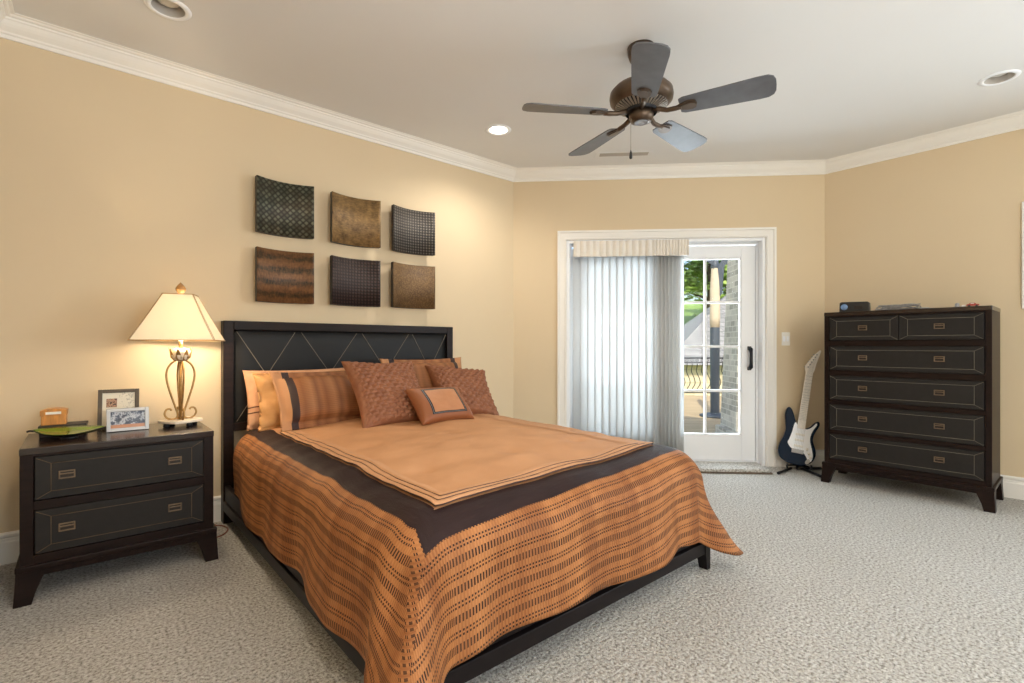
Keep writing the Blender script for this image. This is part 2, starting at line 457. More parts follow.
bm = BM(); box(bm, -HW[1] + .03, .108, HZ[0] + .03, -HW[0] - .03, .112, HZ[1] - .03); obj('window_glass', bm, 'glass', w)

# ------------------------------------------------------------------ ceiling lights and vent
m, nt, b, out = new_mat('lit_lens'); M['lit'] = m
b.inputs['Base Color'].default_value = (1, 1, 1, 1); b.inputs['Emission Color'].default_value = (1, .93, .82, 1); b.inputs['Emission Strength'].default_value = 14
M['lens'] = plain('unlit_lens', rgb(214, 210, 200), 0.35, var=0.05)
M['can'] = plain('can_baffle', rgb(196, 190, 182), 0.5)
names = [('round recessed downlight switched on over the bed', True), ('round recessed downlight switched off above the nightstand', False),
         ('round recessed downlight switched off near the tall chest', False)]
for (cx, cy), (lb, on) in zip(DL, names):
    t = thing('downlight', lb, 'ceiling light', (cx, cy, H), 0, 'recessed ceiling lights')
    bm = BM(); lathe(bm, [(.069, .002), (.069, -.004), (.078, -.007), (.094, -.004), (.097, .0)], 40, caps=False); obj('trim_ring', bm, 'white', t)
    bm = BM(); lathe(bm, [(.069, -.003), (.066, .05), (.062, .10), (.0, .10)], 40, caps=False); obj('can', bm, 'can', t)
    bm = BM()
    if on:
        lathe(bm, [(.0, .012), (.045, .014), (.060, .026), (.062, .05), (.0, .05)], 32, caps=False)
        obj('lens', bm, 'lit', t, smooth=True)
    else:
        lathe(bm, [(.0, .018), (.030, .020), (.046, .030), (.050, .05), (.034, .09), (.0, .09)], 32, caps=False)
        o = obj('lens', bm, 'lens', t, smooth=True)
sp = light('downlight_beam', 'SPOT', (2.40, 2.95, H - .012), 33, (1.0, .92, .82), spot_size=R(150), spot_blend=.8, shadow_soft_size=.035)
# the other downlights of the room, behind the camera's view
for p, e in (((2.3, -.6), 26), ((.35, .7), 62), ((4.2, -1.6), 2)):
    light('downlight_beam', 'SPOT', (p[0], p[1], H - .012), e, (1.0, .88, .72), spot_size=R(150), spot_blend=.8, shadow_soft_size=.07)
v = thing('air_vent', 'long white ceiling air vent behind the fan pull chain', 'vent', (3.515, 2.62, H), DW_ROT)
bm = BM(); box(bm, -.245, -.062, -.006, .245, -.036, 0, .003); box(bm, -.245, .036, -.006, .245, .062, 0, .003)
box(bm, -.245, -.036, -.006, -.205, .036, 0, .003); box(bm, .205, -.036, -.006, .245, .036, 0, .003); obj('vent_frame', bm, 'ceiling', v)
M['ventdark'] = plain('vent_louver', rgb(176, 168, 158), 0.6)
bm = BM()
for k in range(5):
    y = -.035 + .0145 * k; prism(bm, [(y, -.002), (y + .012, -.005), (y + .012, -.0035), (y, -.0005)], lambda u, w: (-.206, u, w), lambda u, w: (.206, u, w))
obj('louvers', bm, 'ventdark', v)

# ------------------------------------------------------------------ ceiling fan
fan = thing('ceiling_fan', 'bronze five blade ceiling fan with grey blades and pull chain', 'ceiling fan', (2.332, 1.622, 0))
bm = BM(); lathe(bm, [(.035, 2.655), (.062, 2.672), (.072, 2.70), (.074, 2.739), (.0, 2.739)], 32, caps=False); obj('canopy', bm, 'fanbody', fan, smooth=True)
bm = BM(); lathe(bm, [(.013, 2.53), (.013, 2.67)], 16); lathe(bm, [(.03, 2.535), (.028, 2.56), (.016, 2.575)], 20); obj('downrod', bm, 'fanbody', fan)
bm = BM(); lathe(bm, [(.0, 2.545), (.06, 2.545), (.10, 2.535), (.145, 2.515), (.168, 2.49), (.172, 2.465), (.168, 2.442), (.150, 2.425), (.142, 2.418), (.0, 2.418)], 48, caps=False)
mot = obj('motor_housing', bm, 'fanbody', fan, smooth=True)
bm = BM()
for k in range(40):
    a = 2 * math.pi * k / 40; c_, s_ = math.cos(a), math.sin(a)
    def P3(r, z, w): return (r * c_ - w * s_, r * s_ + w * c_, z)
    vs = [bm.verts.new(P3(r, z, w)) for r, z, w in ((.085, 2.396, -.004), (.140, 2.421, -.005), (.140, 2.421, .005), (.085, 2.396, .004), (.085, 2.391, -.004), (.140, 2.414, -.005), (.140, 2.414, .005), (.085, 2.391, .004))]
    for q in ((0, 1, 2, 3), (7, 6, 5, 4), (0, 4, 5, 1), (1, 5, 6, 2), (2, 6, 7, 3), (3, 7, 4, 0)): bm.faces.new([vs[i] for i in q])
M['fanfin'] = plain('fan_fin', rgb(150, 140, 128), 0.35, 0.5)
obj('vent_fins', bm, 'fanfin', mot)
bm = BM(); lathe(bm, [(.142, 2.422), (.128, 2.412), (.088, 2.40), (.086, 2.385), (.085, 2.375)], 40, caps=False); obj('lower_housing', bm, 'blackmetal', mot, smooth=True)
bm = BM(); lathe(bm, [(.0, 2.39), (.064, 2.388), (.066, 2.35), (.062, 2.345), (.058, 2.333), (.040, 2.325), (.0, 2.322)], 32, caps=False); obj('switch_housing', bm, 'fanbody', fan, smooth=True)
bm = BM(); lathe(bm, [(.0, 2.3215), (.036, 2.3235), (.040, 2.3245), (.008, 2.319), (.0, 2.316)], 20, caps=False); obj('end_cap', bm, 'grey', fan, smooth=True)
prof = [(.205, .052), (.225, .063), (.30, .068), (.45, .076), (.585, .083), (.625, .081), (.648, .066), (.658, .040)]
BZ = 2.372
for k in range(5):
    A = R(2.7 + 72 * k)
    mt = Matrix.Rotation(A, 4, 'Z') @ Matrix.Translation((0, 0, BZ)) @ Matrix.Rotation(R(-12), 4, 'X')
    outl = [(x, y) for x, y in prof] + [(.660, 0)] + [(x, -y) for x, y in prof[::-1]]
    bm = BM(); prism(bm, outl, lambda u, w: (u, w, -.003), lambda u, w: (u, w, .003)); bm.transform(mt)
    bld = obj('blade', bm, 'fanblade', fan)
    bm = BM()
    tear = [(.185, .010), (.21, .022), (.24, .034), (.265, .036), (.285, .026), (.292, 0), (.285, -.026), (.265, -.036), (.24, -.034), (.21, -.022), (.185, -.010)]
    prism(bm, tear, lambda u, w: (u, w, -.010), lambda u, w: (u, w, -.003))
    prism(bm, [(p[0] * .9 + .026, p[1] * .62) for p in tear], lambda u, w: (u, w, -.015), lambda u, w: (u, w, -.010))
    bm.transform(mt)
    dd = Matrix.Rotation(A, 4, 'Z')
    arm = [dd @ Vector(p) for p in ((.062, 0, 2.385), (.10, .0, 2.378), (.14, .004, 2.365), (.18, .002, BZ - .008), (.215, 0, BZ - .008))]
    tube(bm, arm, [.012, .014, .013, .014, .012], 8)
    obj('blade_iron', bm, 'fanbody', bld)
cp = (-.052, .025)
bm = BM(); tube(bm, [(cp[0], cp[1], 2.345), (cp[0] - .004, cp[1] + .002, 2.33), (cp[0] - .005, cp[1] + .002, 2.165)], .0018, 6)
ch = obj('pull_chain', bm, 'fanfin', fan)
bm = BM(); lathe(bm, [(.0, 2.118), (.007, 2.121), (.009, 2.130), (.006, 2.155), (.002, 2.168), (0, 2.168)], 12, (cp[0] - .005, cp[1] + .002, 0), caps=False); obj('chain_fob', bm, 'black', ch, smooth=True)

# ------------------------------------------------------------------ chests of drawers
def handle(par, cx, y, cz, w=.082, h=.052, mats=('bronze', 'bronzedk')):
    bm = BM(); t = h * .15
    box(bm, cx - w / 2, y - .007, cz - h / 2, cx + w / 2, y + .001, cz - h / 2 + t, .002); box(bm, cx - w / 2, y - .007, cz + h / 2 - t, cx + w / 2, y + .001, cz + h / 2, .002)
    box(bm, cx - w / 2, y - .007, cz - h / 2 + t, cx - w / 2 + t, y + .001, cz + h / 2 - t, .002); box(bm, cx + w / 2 - t, y - .007, cz - h / 2 + t, cx + w / 2, y + .001, cz + h / 2 - t, .002)
    box(bm, cx - w / 2 + t, y - .001, cz - h / 2 + t, cx + w / 2 - t, y + .001, cz + h / 2 - t, 0, 1)
    box(bm, cx - w / 2 + t, y - .010, cz + .002, cx + w / 2 - t, y - .003, cz + .007, .0015, 0)
    o = obj('handle', bm, list(mats), par); o['label'] = 'bronze rectangular pull'
def stitch(bm, pts, y, r=.0013, mi=1):
    for a, b in zip(pts, pts[1:]): tube(bm, [(a[0], y, a[1]), (b[0], y, b[1])], r, 5, mi)
def chest(root, W_, D_, Ht, drawers, zb, seam, hh):
    """W_ wide, D_ deep, Ht high; front plane y=0, drawers=(x0,x1,z0,z1,[handle x])"""
    bm = BM()
    st = min(d[0] for d in drawers); top = max(d[3] for d in drawers)
    box(bm, 0, 0, Ht - .030, W_, D_, Ht, .003, 1)                                     # top
    box(bm, .002, .003, zb, .022, D_ - .002, Ht - .03, .002); box(bm, W_ - .022, .003, zb, W_ - .002, D_ - .002, Ht - .03, .002)
    box(bm, .022, D_ - .014, zb, W_ - .022, D_ - .002, Ht - .03)
    box(bm, .002, .001, zb, st - .003, .02, Ht - .03, .002); box(bm, W_ - st + .003, .001, zb, W_ - .002, .02, Ht - .03, .002)
    levels = sorted({(d[2], d[3]) for d in drawers})
    edges = [zb] + [q for lv in levels for q in lv] + [Ht - .03]
    for a, b in zip(edges[::2], edges[1::2]): box(bm, st - .004, .002, a + (.003 if a != zb else 0), W_ - st + .004, .02, b - (.003 if b != Ht - .03 else 0), .0015)
    box(bm, .022, .021, zb, W_ - .022, D_ - .014, zb + .015)
    for z0, z1 in levels: box(bm, .022, .06, z0, W_ - .022, .065, z1)
    obj('carcass', bm, ['wood', 'woodtop'], root)
    # base moulding and splayed bracket legs
    bm = BM(); box(bm, -.012, -.014, zb - .022, W_ + .012, D_ + .004, zb + .003, .004); box(bm, .03, -.004, zb - .05, W_ - .03, .012, zb - .022, .002)
    box(bm, -.0, .03, zb - .05, .014, D_ - .03, zb - .022, .002); box(bm, W_ - .014, .03, zb - .05, W_, D_ - .03, zb - .022, .002)
    obj('base_moulding', bm, 'woodx', root)
    zt = zb - .021
    for sx in (0, 1):
        for sy in (0, 1):
            bm = BM()
            def fx(u): return (-.010 + u) if sx == 0 else (W_ + .010 - u)
            def fy(u): return (-.012 + u) if sy == 0 else (D_ + .002 - u)
            sect = [(zt, 0, 0, .100, .100), (zt * .75, -.001, -.001, .084, .084), (zt * .35, -.004, -.004, .062, .062), (0, -.007, -.007, .050, .050)]
            rows = []
            for z, ox, oy, wx, wy in sect:
                rows.append([bm.verts.new((fx(a), fy(b_), z)) for a, b_ in ((ox, oy), (wx, oy), (wx, oy + .045), (ox + .045, wy), (ox, wy))])
            for a, b_ in zip(rows, rows[1:]):
                for k in range(5): bm.faces.new((a[k], a[(k + 1) % 5], b_[(k + 1) % 5], b_[k]))
            bm.faces.new(rows[0]); bm.faces.new(rows[-1][::-1])
            obj('leg', bm, 'wood', root)
    for x0, x1, z0, z1, hs in drawers:
        bm = BM(); box(bm, x0, .004, z0, x1, .05, z1, .003)
        y = .0042; i = seam
        stitch(bm, [(x0 + i, z0 + i * .62), (x1 - i, z0 + i * .62), (x1 - i, z1 - i * .62), (x0 + i, z1 - i * .62), (x0 + i, z0 + i * .62)], y)
        for (ax, az, bx, bz) in ((x0 + .004, z0 + .004, x0 + i, z0 + i * .62), (x1 - .004, z0 + .004, x1 - i, z0 + i * .62), (x1 - .004, z1 - .004, x1 - i, z1 - i * .62), (x0 + .004, z1 - .004, x0 + i, z1 - i * .62)):
            stitch(bm, [(ax, az), (bx, bz)], y)
        dr = obj('drawer', bm, ['leather', hh[1]], root)
        for hx in hs: handle(dr, hx, .004, (z0 + z1) / 2 + .005, *hh[0])
ns = thing('nightstand', 'dark brown two drawer nightstand left of the bed', 'nightstand', (-.205, 2.95, 0))
chest(ns, .717, .49, .660, [(.048, .672, .202, .388, [.152, .550]), (.048, .672, .433, .618, [.152, .550])], .160, .052, ((.056, .036), 'stitchn'))
ch_ = thing('chest_of_drawers', 'tall dark brown chest with six leather fronted drawers', 'chest of drawers', (4.54, 1.416, 0), R(-90))
drs = [(.038, .484, 1.138, 1.320, [.262]), (.488, .946, 1.138, 1.320, [.715])]
for z0, z1 in ((.905, 1.092), (.668, .858), (.428, .628), (.196, .391)): drs.append((.038, .946, z0, z1, [.262, .715]))
chest(ch_, .985, .45, 1.363, drs, .158, .050, ((.058, .038), 'stitch'))

# ------------------------------------------------------------------ bed
bed = thing('bed', 'queen bed with dark wood frame and black leather headboard', 'bed', (1.497, 2.36, 0))
def B(x, y, z): return (x - 1.497, y - 2.36, z)
def bbox_(bm, x0, y0, z0, x1, y1, z1, bv=.003, mi=0): box(bm, x0 - 1.497, y0 - 2.36, z0, x1 - 1.497, y1 - 2.36, z1, bv, mi)
HX0, HX1, HY0, HY1 = .654, 2.342, 3.480, 3.553
bm = BM()
bbox_(bm, HX0, HY0, 0, HX0 + .058, HY1, 1.252); bbox_(bm, HX1 - .058, HY0, 0, HX1, HY1, 1.252)
bbox_(bm, HX0 + .058, HY0, 1.196, HX1 - .058, HY1, 1.252); bbox_(bm, HX0 + .058, HY0 + .004, .565, HX1 - .058, HY1, .615)
hb = obj('headboard_frame', bm, 'wood', bed)
bm = BM()   # padded panel, slightly domed, one grid
nx, nz = 48, 20; x0, x1, z0, z1 = HX0 + .056, HX1 - .056, .612, 1.198
g_ = [[None] * (nz + 1) for _ in range(nx + 1)]
for i in range(nx + 1):
    for j in range(nz + 1):
        u, w = i / nx, j / nz
        ed = min(min(u, 1 - u) * (x1 - x0), min(w, 1 - w) * (z1 - z0))
        g_[i][j] = bm.verts.new(B(x0 + u * (x1 - x0), HY0 + .022 - .018 * min(1, ed / .05) ** .6, z0 + w * (z1 - z0)))
for i in range(nx):
    for j in range(nz): bm.faces.new((g_[i][j], g_[i + 1][j], g_[i + 1][j + 1], g_[i][j + 1]))
bbox_(bm, x0, HY0 + .022, z0, x1, HY0 + .06, z1, 0)
pn = obj('headboard_panel', bm, 'hbleather', bed, smooth=True)
bm = BM()
yq = HY0 + .0035 - 2.36
for xa, xb in ((.728, 1.078), (1.118, 1.508), (1.548, 1.930), (1.962, 2.272)):
    for p, q in (((xa, z1 - .012), (xb, z0 + .012)), ((xa, z0 + .012), (xb, z1 - .012))):
        tube(bm, [(p[0] + (q[0] - p[0]) * k / 14 - 1.497, yq, p[1] + (q[1] - p[1]) * k / 14) for k in range(15)], .0020, 5)
o = obj('stitching', bm, 'stitch', pn)
# rails, footboard and short legs
RY = 1.235
bm = BM(); bbox_(bm, .662, RY + .02, .145, .690, HY0, .235); bbox_(bm, .654, RY + .02, .082, .700, HY0, .140); obj('side_rail', bm, 'blackwood', bed)
bm = BM(); bbox_(bm, 2.310, RY + .02, .145, 2.338, HY0, .235); bbox_(bm, 2.300, RY + .02, .082, 2.346, HY0, .140); obj('side_rail', bm, 'blackwood', bed)
bm = BM(); bbox_(bm, .662, RY + .010, .145, 2.338, RY + .036, .235); bbox_(bm, .654, RY - .002, .080, 2.346, RY + .042, .138); obj('foot_rail', bm, 'blackwood', bed)
for lx in (.654, 2.301):
    bm = BM()
    sec = [(.24, 0, 0), (.138, 0, 0), (.08, 0, 0), (0, .010, .008)]; rows = []
    for z, ix, iy in sec:
        xa, xb = (lx + (0 if lx > 1 else ix * 0), lx + .045)
        if lx > 1: xa = lx + ix * 1.4
        else: xb = lx + .045 - ix * 1.4
        rows.append([bm.verts.new(B(*p, z)) for p in ((xa, RY - .006), (xb, RY - .006), (xb, RY + .045 - iy), (xa, RY + .045 - iy))])
    for a, b_ in zip(rows, rows[1:]):
        for k in range(4): bm.faces.new((a[k], a[(k + 1) % 4], b_[(k + 1) % 4], b_[k]))
    bm.faces.new(rows[0]); bm.faces.new(rows[-1][::-1])
    obj('leg', bm, 'blackwood', bed)
bm = BM(); bbox_(bm, .692, RY + .038, .150, 2.308, HY0 - .002, .19, .004); obj('slat_base', bm, 'black', bed)
M['mattress'] = plain('mattress_ticking', rgb(214, 196, 172), 0.8, var=.04)
mt_ = thing('mattress', 'pale mattress under the bedspread on the bed frame', 'mattress', (1.5, 2.37, .19))
bm = BM(); box(bm, -.77, -1.07, .0, .77, 1.10, .355, .05, 0, 4); obj('mattress_body', bm, 'mattress', mt_, smooth=True)

# ---- bedspread: fabric coordinates (s,t) mapped over the mattress
X0, X1, Y0, Y1 = .825, 2.20, 1.39, 3.27
RR, HANG = .165, .515
def nz(x, y, k=0.0): return noise.noise(Vector((x, y, k)))
def top_z(x, y):
    u = (x - 1.51) / .80; w = (y - 1.42) / 1.5
    dome = max(0, 1 - u * u) * min(1, max(0, w * 2.0 + .15)) * .050
    wr = .008 * nz(x * 3.2, y * 3.2, 1.0) + .007 * nz(x * 2 + y * 7, y * 2.0 - x * 1.5, 4.0) + .004 * nz(x * 5 - y * 9, y * 4 + x * 3, 9.0)
    # tufts
    for tx, ty in ((1.05, 2.25), (1.5, 2.25), (1.95, 2.25), (1.05, 1.75), (1.5, 1.75), (1.95, 1.75)):
        r2 = ((x - tx) ** 2 + (y - ty) ** 2) / .0030
        wr -= .014 * math.exp(-r2)
    return .585 + dome + wr
def fabric(s, t, h=0.0):
    """s across (bed x), t along (bed y); overhang beyond X0/X1/Y0"""
    ds, sg = 0.0, 0
    if s < X0: ds, sg = X0 - s, -1
    elif s > X1: ds, sg = s - X1, 1
    dt = max(0.0, Y0 - t)
    bx, by = min(max(s, X0), X1), max(t, Y0)
    if ds == 0 and dt == 0:
        return Vector((bx, by, top_z(bx, by) + h))
    d = math.hypot(ds, dt); ph = math.atan2(dt, ds)
    bound = HANG / max(math.cos(ph), math.sin(ph)); lim = HANG + .125 * math.sin(2 * ph) ** 2
    if ds and dt: d = d * lim / bound
    dirx, diry = math.cos(ph) * sg, -math.sin(ph)
    cs = math.sin(2 * ph) ** 2 if (ds and dt) else 0.0
    L = RR * math.pi / 2
    if d < L:
        a = d / RR; out_ = RR * math.sin(a); dr = RR * (1 - math.cos(a)); nx_, nz_ = math.sin(a), math.cos(a)
    else:
        q = d - L; near = 1 - min(1, max(0, (t - Y0) / 1.9)); c2_ = math.cos(ph) ** 2; k = .01 + .13 * near * c2_ + .06 * (1 - c2_) + (.44 if sg < 0 else .33) * cs * (q / .35)
        out_ = RR + k * q; dr = RR + q * math.sqrt(max(0, 1 - k * k)); nx_, nz_ = 1, .1
    w = max(0.0, min(1.0, (d - .14) / .35))
    along = t if ds > dt else s
    if ds and dt: rip = .020 * w * math.sin(ph * 8 + .4) * math.sin(2 * ph) ** .5 + .022 * w * cs
    else: rip = 0.0
    far = (t - Y0) if ds > dt else min(s - X0, X1 - s)
    edge = 0 if (ds and dt) else min(1, max(0, far / .16)) ** 1.5
    rip += w * edge * (.016 * math.sin(along * 11 + (1.3 if ds else .2)) + .014 * nz(along * 5, d * 2, 7) )
    rip += .008 * nz(s * 5, t * 5, 2) * (1 if d > .05 else d / .05)
    out_ += rip + h * nx_
    z0 = top_z(bx, by)
    z = z0 - dr + h * nz_ + (.014 * nz(along * 4.2, 3.0) + .010 * math.sin(along * 6.5)) * w * edge
    return Vector((bx + dirx * out_, by + diry * out_, max(z, .022 + h)))
def vcoord(s, t):
    """distance outside the tan panel, distance along the nearest edge"""
    ds = max(X0 - s, s - X1) + .015
    dt = (Y0 - t) + .003 + .055 * (s - 1.51) / .75
    return (ds, t) if ds > dt else (dt, s)
ss = []; step = .0125
n_s = int(round((X1 - X0 + 2 * HANG) / step)); n_t = int(round((Y1 - Y0 + HANG) / step))
bm = BM(); uvl = bm.loops.layers.uv.new('UVMap')
grid = [[None] * (n_t + 1) for _ in range(n_s + 1)]; prm = {}
for i in range(n_s + 1):
    s = X0 - HANG + (X1 - X0 + 2 * HANG) * i / n_s
    for j in range(n_t + 1):
        t = Y0 - HANG + (Y1 - Y0 + HANG) * j / n_t
        v_ = bm.verts.new(fabric(s, t)); grid[i][j] = v_; prm[v_] = (s, t)
for i in range(n_s):
    for j in range(n_t):
        vs = (grid[i][j], grid[i + 1][j], grid[i + 1][j + 1], grid[i][j + 1])
        f = bm.faces.new(vs); f.smooth = True
        sc, tc = (sum(prm[q][0] for q in vs) / 4, sum(prm[q][1] for q in vs) / 4)
        ds = max(X0 - sc, sc - X1) + .015; dt = (Y0 - tc) + .003 + .055 * (sc - 1.51) / .75
        side = ds > dt
        for lp in f.loops:
            s, t = prm[lp.vert]
            if side: lp[uvl].uv = (t, max(X0 - s, s - X1) + .015)
            else: lp[uvl].uv = (s, (Y0 - t) + .003 + .055 * (s - 1.51) / .75)
m, nt, b, out = new_mat('bedspread_cloth'); g = G(nt); M['spread'] = m
b.inputs['Roughness'].default_value = .6; b.inputs['Specular IOR Level'].default_value = .2
uv = g.n('ShaderNodeTexCoord').outputs['UV']; sx = g.n('ShaderNodeSeparateXYZ', {0: uv}); U, V_ = sx.outputs[0], sx.outputs[1]
def frac(x, k): return g.math('FRACT', g.math('MULTIPLY', x, k))
def band(x, lo, hi): return g.math('MULTIPLY', g.math('GREATER_THAN', x, lo), g.math('LESS_THAN', x, hi))
# rows of dashes: one tall row, then two rows of short dots, repeating
PER = .082
pv = frac(V_, 1 / PER); pu = frac(U, 1 / .0125)
tall = band(pv, .04, .33); dot1 = band(pv, .585, .665); dot2 = band(pv, .735, .815)
colm = g.math('LESS_THAN', pu, .50)
# lighter and darker weave columns: darker dashes come and go along the row
cw = g.noise(g.n('ShaderNodeCombineXYZ', {0: g.math('MULTIPLY', U, 1.0), 1: g.math('MULTIPLY', V_, .15)}).outputs[0], 9, 2)
tallm = g.math('MULTIPLY', tall, g.ramp(cw.outputs[0], [(.38, (.78, .78, .78, 1)), (.62, (1, 1, 1, 1))]))
marks = g.math('MULTIPLY', colm, g.math('MINIMUM', 1.0, g.math('ADD', tallm, g.math('ADD', dot1, dot2))))
rib = g.math('MULTIPLY', g.math('ADD', g.math('SINE', g.math('MULTIPLY', U, 2 * math.pi / .0125)), 1), .5)
rust = g.mix(rib, rgb(140, 86, 48), rgb(172, 114, 68))
streak = g.ramp(cw.outputs[0], [(.35, rgb(126, 76, 42)), (.65, rgb(190, 130, 80))])
rust = g.mix(.5, rust, streak)
plaid = g.mix(g.math('MULTIPLY', marks, .95), rust, rgb(36, 22, 20))
nfab = g.noise(uv, 6, 3)
tan = g.ramp(nfab.outputs[0], [(.3, rgb(190, 139, 98)), (.7, rgb(202, 150, 108))])
dark = g.ramp(nfab.outputs[0], [(.3, rgb(38, 24, 24)), (.7, rgb(46, 30, 29))])
c1 = g.mix(g.math('GREATER_THAN', V_, 0.0), tan, dark); c2 = g.mix(g.math('GREATER_THAN', V_, .105), c1, plaid)
nt.links.new(c2, b.inputs['Base Color'])
hgt = g.math('ADD', g.math('MULTIPLY', g.noise(uv, 320, 2).outputs[0], .4), g.math('MULTIPLY', g.math('MULTIPLY', rib, g.math('GREATER_THAN', V_, .105)), .5))
hgt = g.math('SUBTRACT', hgt, g.math('MULTIPLY', g.math('MULTIPLY', marks, g.math('GREATER_THAN', V_, .105)), .5))
hgt = g.math('ADD', hgt, g.math('MULTIPLY', g.noise(g.n('ShaderNodeMapping', {0: uv, 3: (9, 30, 1)}).outputs[0], 1.0, 3).outputs[0], g.math('MULTIPLY', band(V_, 0, .105), 2.5)))
nt.links.new(g.bump(hgt, .5, .004), b.inputs['Normal'])
spread = thing('bedspread', 'rust and tan bedspread with dark brown border band on the bed', 'bedspread', (1.51, 2.2, .5))
o = obj('cloth', bm, 'spread', spread); o.matrix_parent_inverse = Matrix.Translation((-1.51, -2.2, -.5))
md = o.modifiers.new('thickness', 'SOLIDIFY'); md.thickness = .016; md.offset = -1
M['flange'] = plain('tan_flange', rgb(196, 144, 102), .65, var=.04, scale=20)
M['flangedk'] = plain('brown_cord', rgb(70, 46, 36), .7)
for q in range(3):
    va, vb = -.042 - .030 * q, -.000 - .030 * q        # each flange lies over the next, outer edge ruffled
    bm = BM(); rows = []
    path = []
    tl_ = lambda s, v: Y0 + .003 + .055 * (s - 1.51) / .75 - v      # t on the foot line for offset v
    sL = lambda v: X0 - v + .015
    sR = lambda v: X1 + v - .015
    N = 150
    def pt(k, v):
        # left side (head to foot), foot (left to right), right side
        a = 1.62; bq = 1.42
        tot = a + bq + a; d = tot * k / N
        if d < a: return (sL(v), 2.98 + (tl_(sL(v), v) - 2.98) * d / a)
        if d < a + bq:
            s = sL(v) + (sR(v) - sL(v)) * (d - a) / bq; return (s, tl_(s, v))
        return (sR(v), tl_(sR(v), v) + (2.98 - tl_(sR(v), v)) * (d - a - bq) / a)
    base = .0022 * (3 - q)
    for k in range(N + 1):
        ruf = .0045 * nz(k * .55, q * 3.1) + .002
        ps = [fabric(*pt(k, va), base), fabric(*pt(k, (va + vb) / 2), base + .004), fabric(*pt(k, vb + ruf), base + .007 + ruf * .5), fabric(*pt(k, vb + ruf - .002), base + .001)]
        rows.append([bm.verts.new(p - Vector((1.51, 2.2, .5))) for p in ps])
    for a, b_ in zip(rows, rows[1:]):
        for i in range(3):
            f = bm.faces.new((a[i], b_[i], b_[i + 1], a[i + 1])); f.smooth = True; f.material_index = 1 if i == 2 else 0
    obj('flange', bm, ['flange', 'flangedk'], spread)

# ------------------------------------------------------------------ pillows
def cushion_bm(w, h, th, fl=0.0, res=44, disp=None, pinch=.06, sag=.0, lump=.006, lf=2.2):
    bm = BM(); uvl = bm.loops.layers.uv.new('UVMap')
    def edge(u): return (1 - abs(u) ** 2.6)
    P_ = {}
    for side in (0, 1):
        for i in range(res + 1):
            for j in range(res + 1):
                u, v = -1 + 2 * i / res, -1 + 2 * j / res
                rim = i in (0, res) or j in (0, res)
                if side and rim: P_[1, i, j] = P_[0, i, j]; continue
                fu, fv = min(1, abs(u) / (1 - 2 * fl / w)), min(1, abs(v) / (1 - 2 * fl / h))
                t = th / 2 * (max(0, edge(fu)) * max(0, edge(fv))) ** .42 + .003
                pu = 1 - pinch * (1 - u * u) * v * v * 0 - pinch * (1 - v * v) * u * u
                pv = 1 - pinch * (1 - u * u) * v * v
                X = u * w / 2 * pu; Z = v * h / 2 * pv + h / 2
                if side == 0 and disp: t += disp(u * w / 2, v * h / 2) * max(0, min(1, (1 - abs(u)) * 8)) * max(0, min(1, (1 - abs(v)) * 8))
                t += lump * nz(u * lf + w * 9, v * lf * .6 + h * 5, side * 3.0 + w) * (0 if rim else 1)
                if lump > .007 and not rim: t += lump * .5 * nz(u * 7 + v * 3, v * 1.5, 5.0 + w)
                if rim: t = 0
                Z -= sag * (v + 1) * .5 * (1 - u * u)
                P_[side, i, j] = bm.verts.new((X, -t if side == 0 else t, Z))
    for side in (0, 1):
        for i in range(res):
            for j in range(res):
                q = [(i, j), (i + 1, j), (i + 1, j + 1), (i, j + 1)]
                vs = [P_[side, a, b] for a, b in q]
                try: f = bm.faces.new(vs if side == 0 else vs[::-1])
                except ValueError: continue
                f.smooth = True
                for lp, (a, b) in zip(f.loops, q if side == 0 else q[::-1]): lp[uvl].uv = (a / res, b / res)
    return bm
def lay(o, x, y, z, tilt, yaw=0, roll=0):
    o.matrix_world = Matrix.Translation((x, y, z)) @ Matrix.Rotation(R(yaw), 4, 'Z') @ Matrix.Rotation(R(-tilt), 4, 'X') @ Matrix.Rotation(R(roll), 4, 'Y')
    return o
def cloth_mat(name, fn, rough=.7, bump=.2, bs=300):
    m, nt, b, out = new_mat(name); g = G(nt); b.inputs['Roughness'].default_value = rough; b.inputs['Specular IOR Level'].default_value = .35
    uv = g.n('ShaderNodeTexCoord').outputs['UV']; sx = g.n('ShaderNodeSeparateXYZ', {0: uv})
    nt.links.new(fn(g, sx.outputs[0], sx.outputs[1], uv), b.inputs['Base Color'])
    nt.links.new(g.bump(g.noise(uv, bs, 2).outputs[0], bump, .003), b.inputs['Normal'])
    M[name] = m
def peach(c1, c2, lines):
    def fn(g, u, v, uv):
        c = g.ramp(g.noise(uv, 7, 3).outputs[0], [(.3, c1), (.7, c2)])
        for z in lines:
            c = g.mix(g.math('LESS_THAN', g.math('ABSOLUTE', g.math('SUBTRACT', v, z)), .011), c, rgb(96, 58, 40))
        return c
    return fn
cloth_mat('peach_cotton', peach(rgb(200, 148, 110), rgb(212, 162, 124), (.36, .27)))
cloth_mat('gold_cotton', peach(rgb(194, 140, 84), rgb(210, 158, 102), ()))
def sham(g, u, v, uv):
    st = g.ramp(frac2(g, u, 5.0), [(0, rgb(134, 84, 48)), (.35, rgb(166, 112, 70)), (.6, rgb(124, 78, 46)), (.8, rgb(154, 100, 60)), (1, rgb(134, 84, 48))])
    hz = g.math('LESS_THAN', frac2(g, v, 34.0), .35)
    body = g.mix(g.math('MULTIPLY', hz, .35), st, rgb(112, 66, 38))
    au = g.math('ABSOLUTE', g.math('SUBTRACT', u, .5))
    c = g.mix(g.math('GREATER_THAN', au, .345), body, rgb(52, 36, 34))
    return g.mix(g.math('GREATER_THAN', au, .405), c, rgb(184, 132, 90))
def frac2(g, x, k): return g.math('FRACT', g.math('MULTIPLY', x, k))
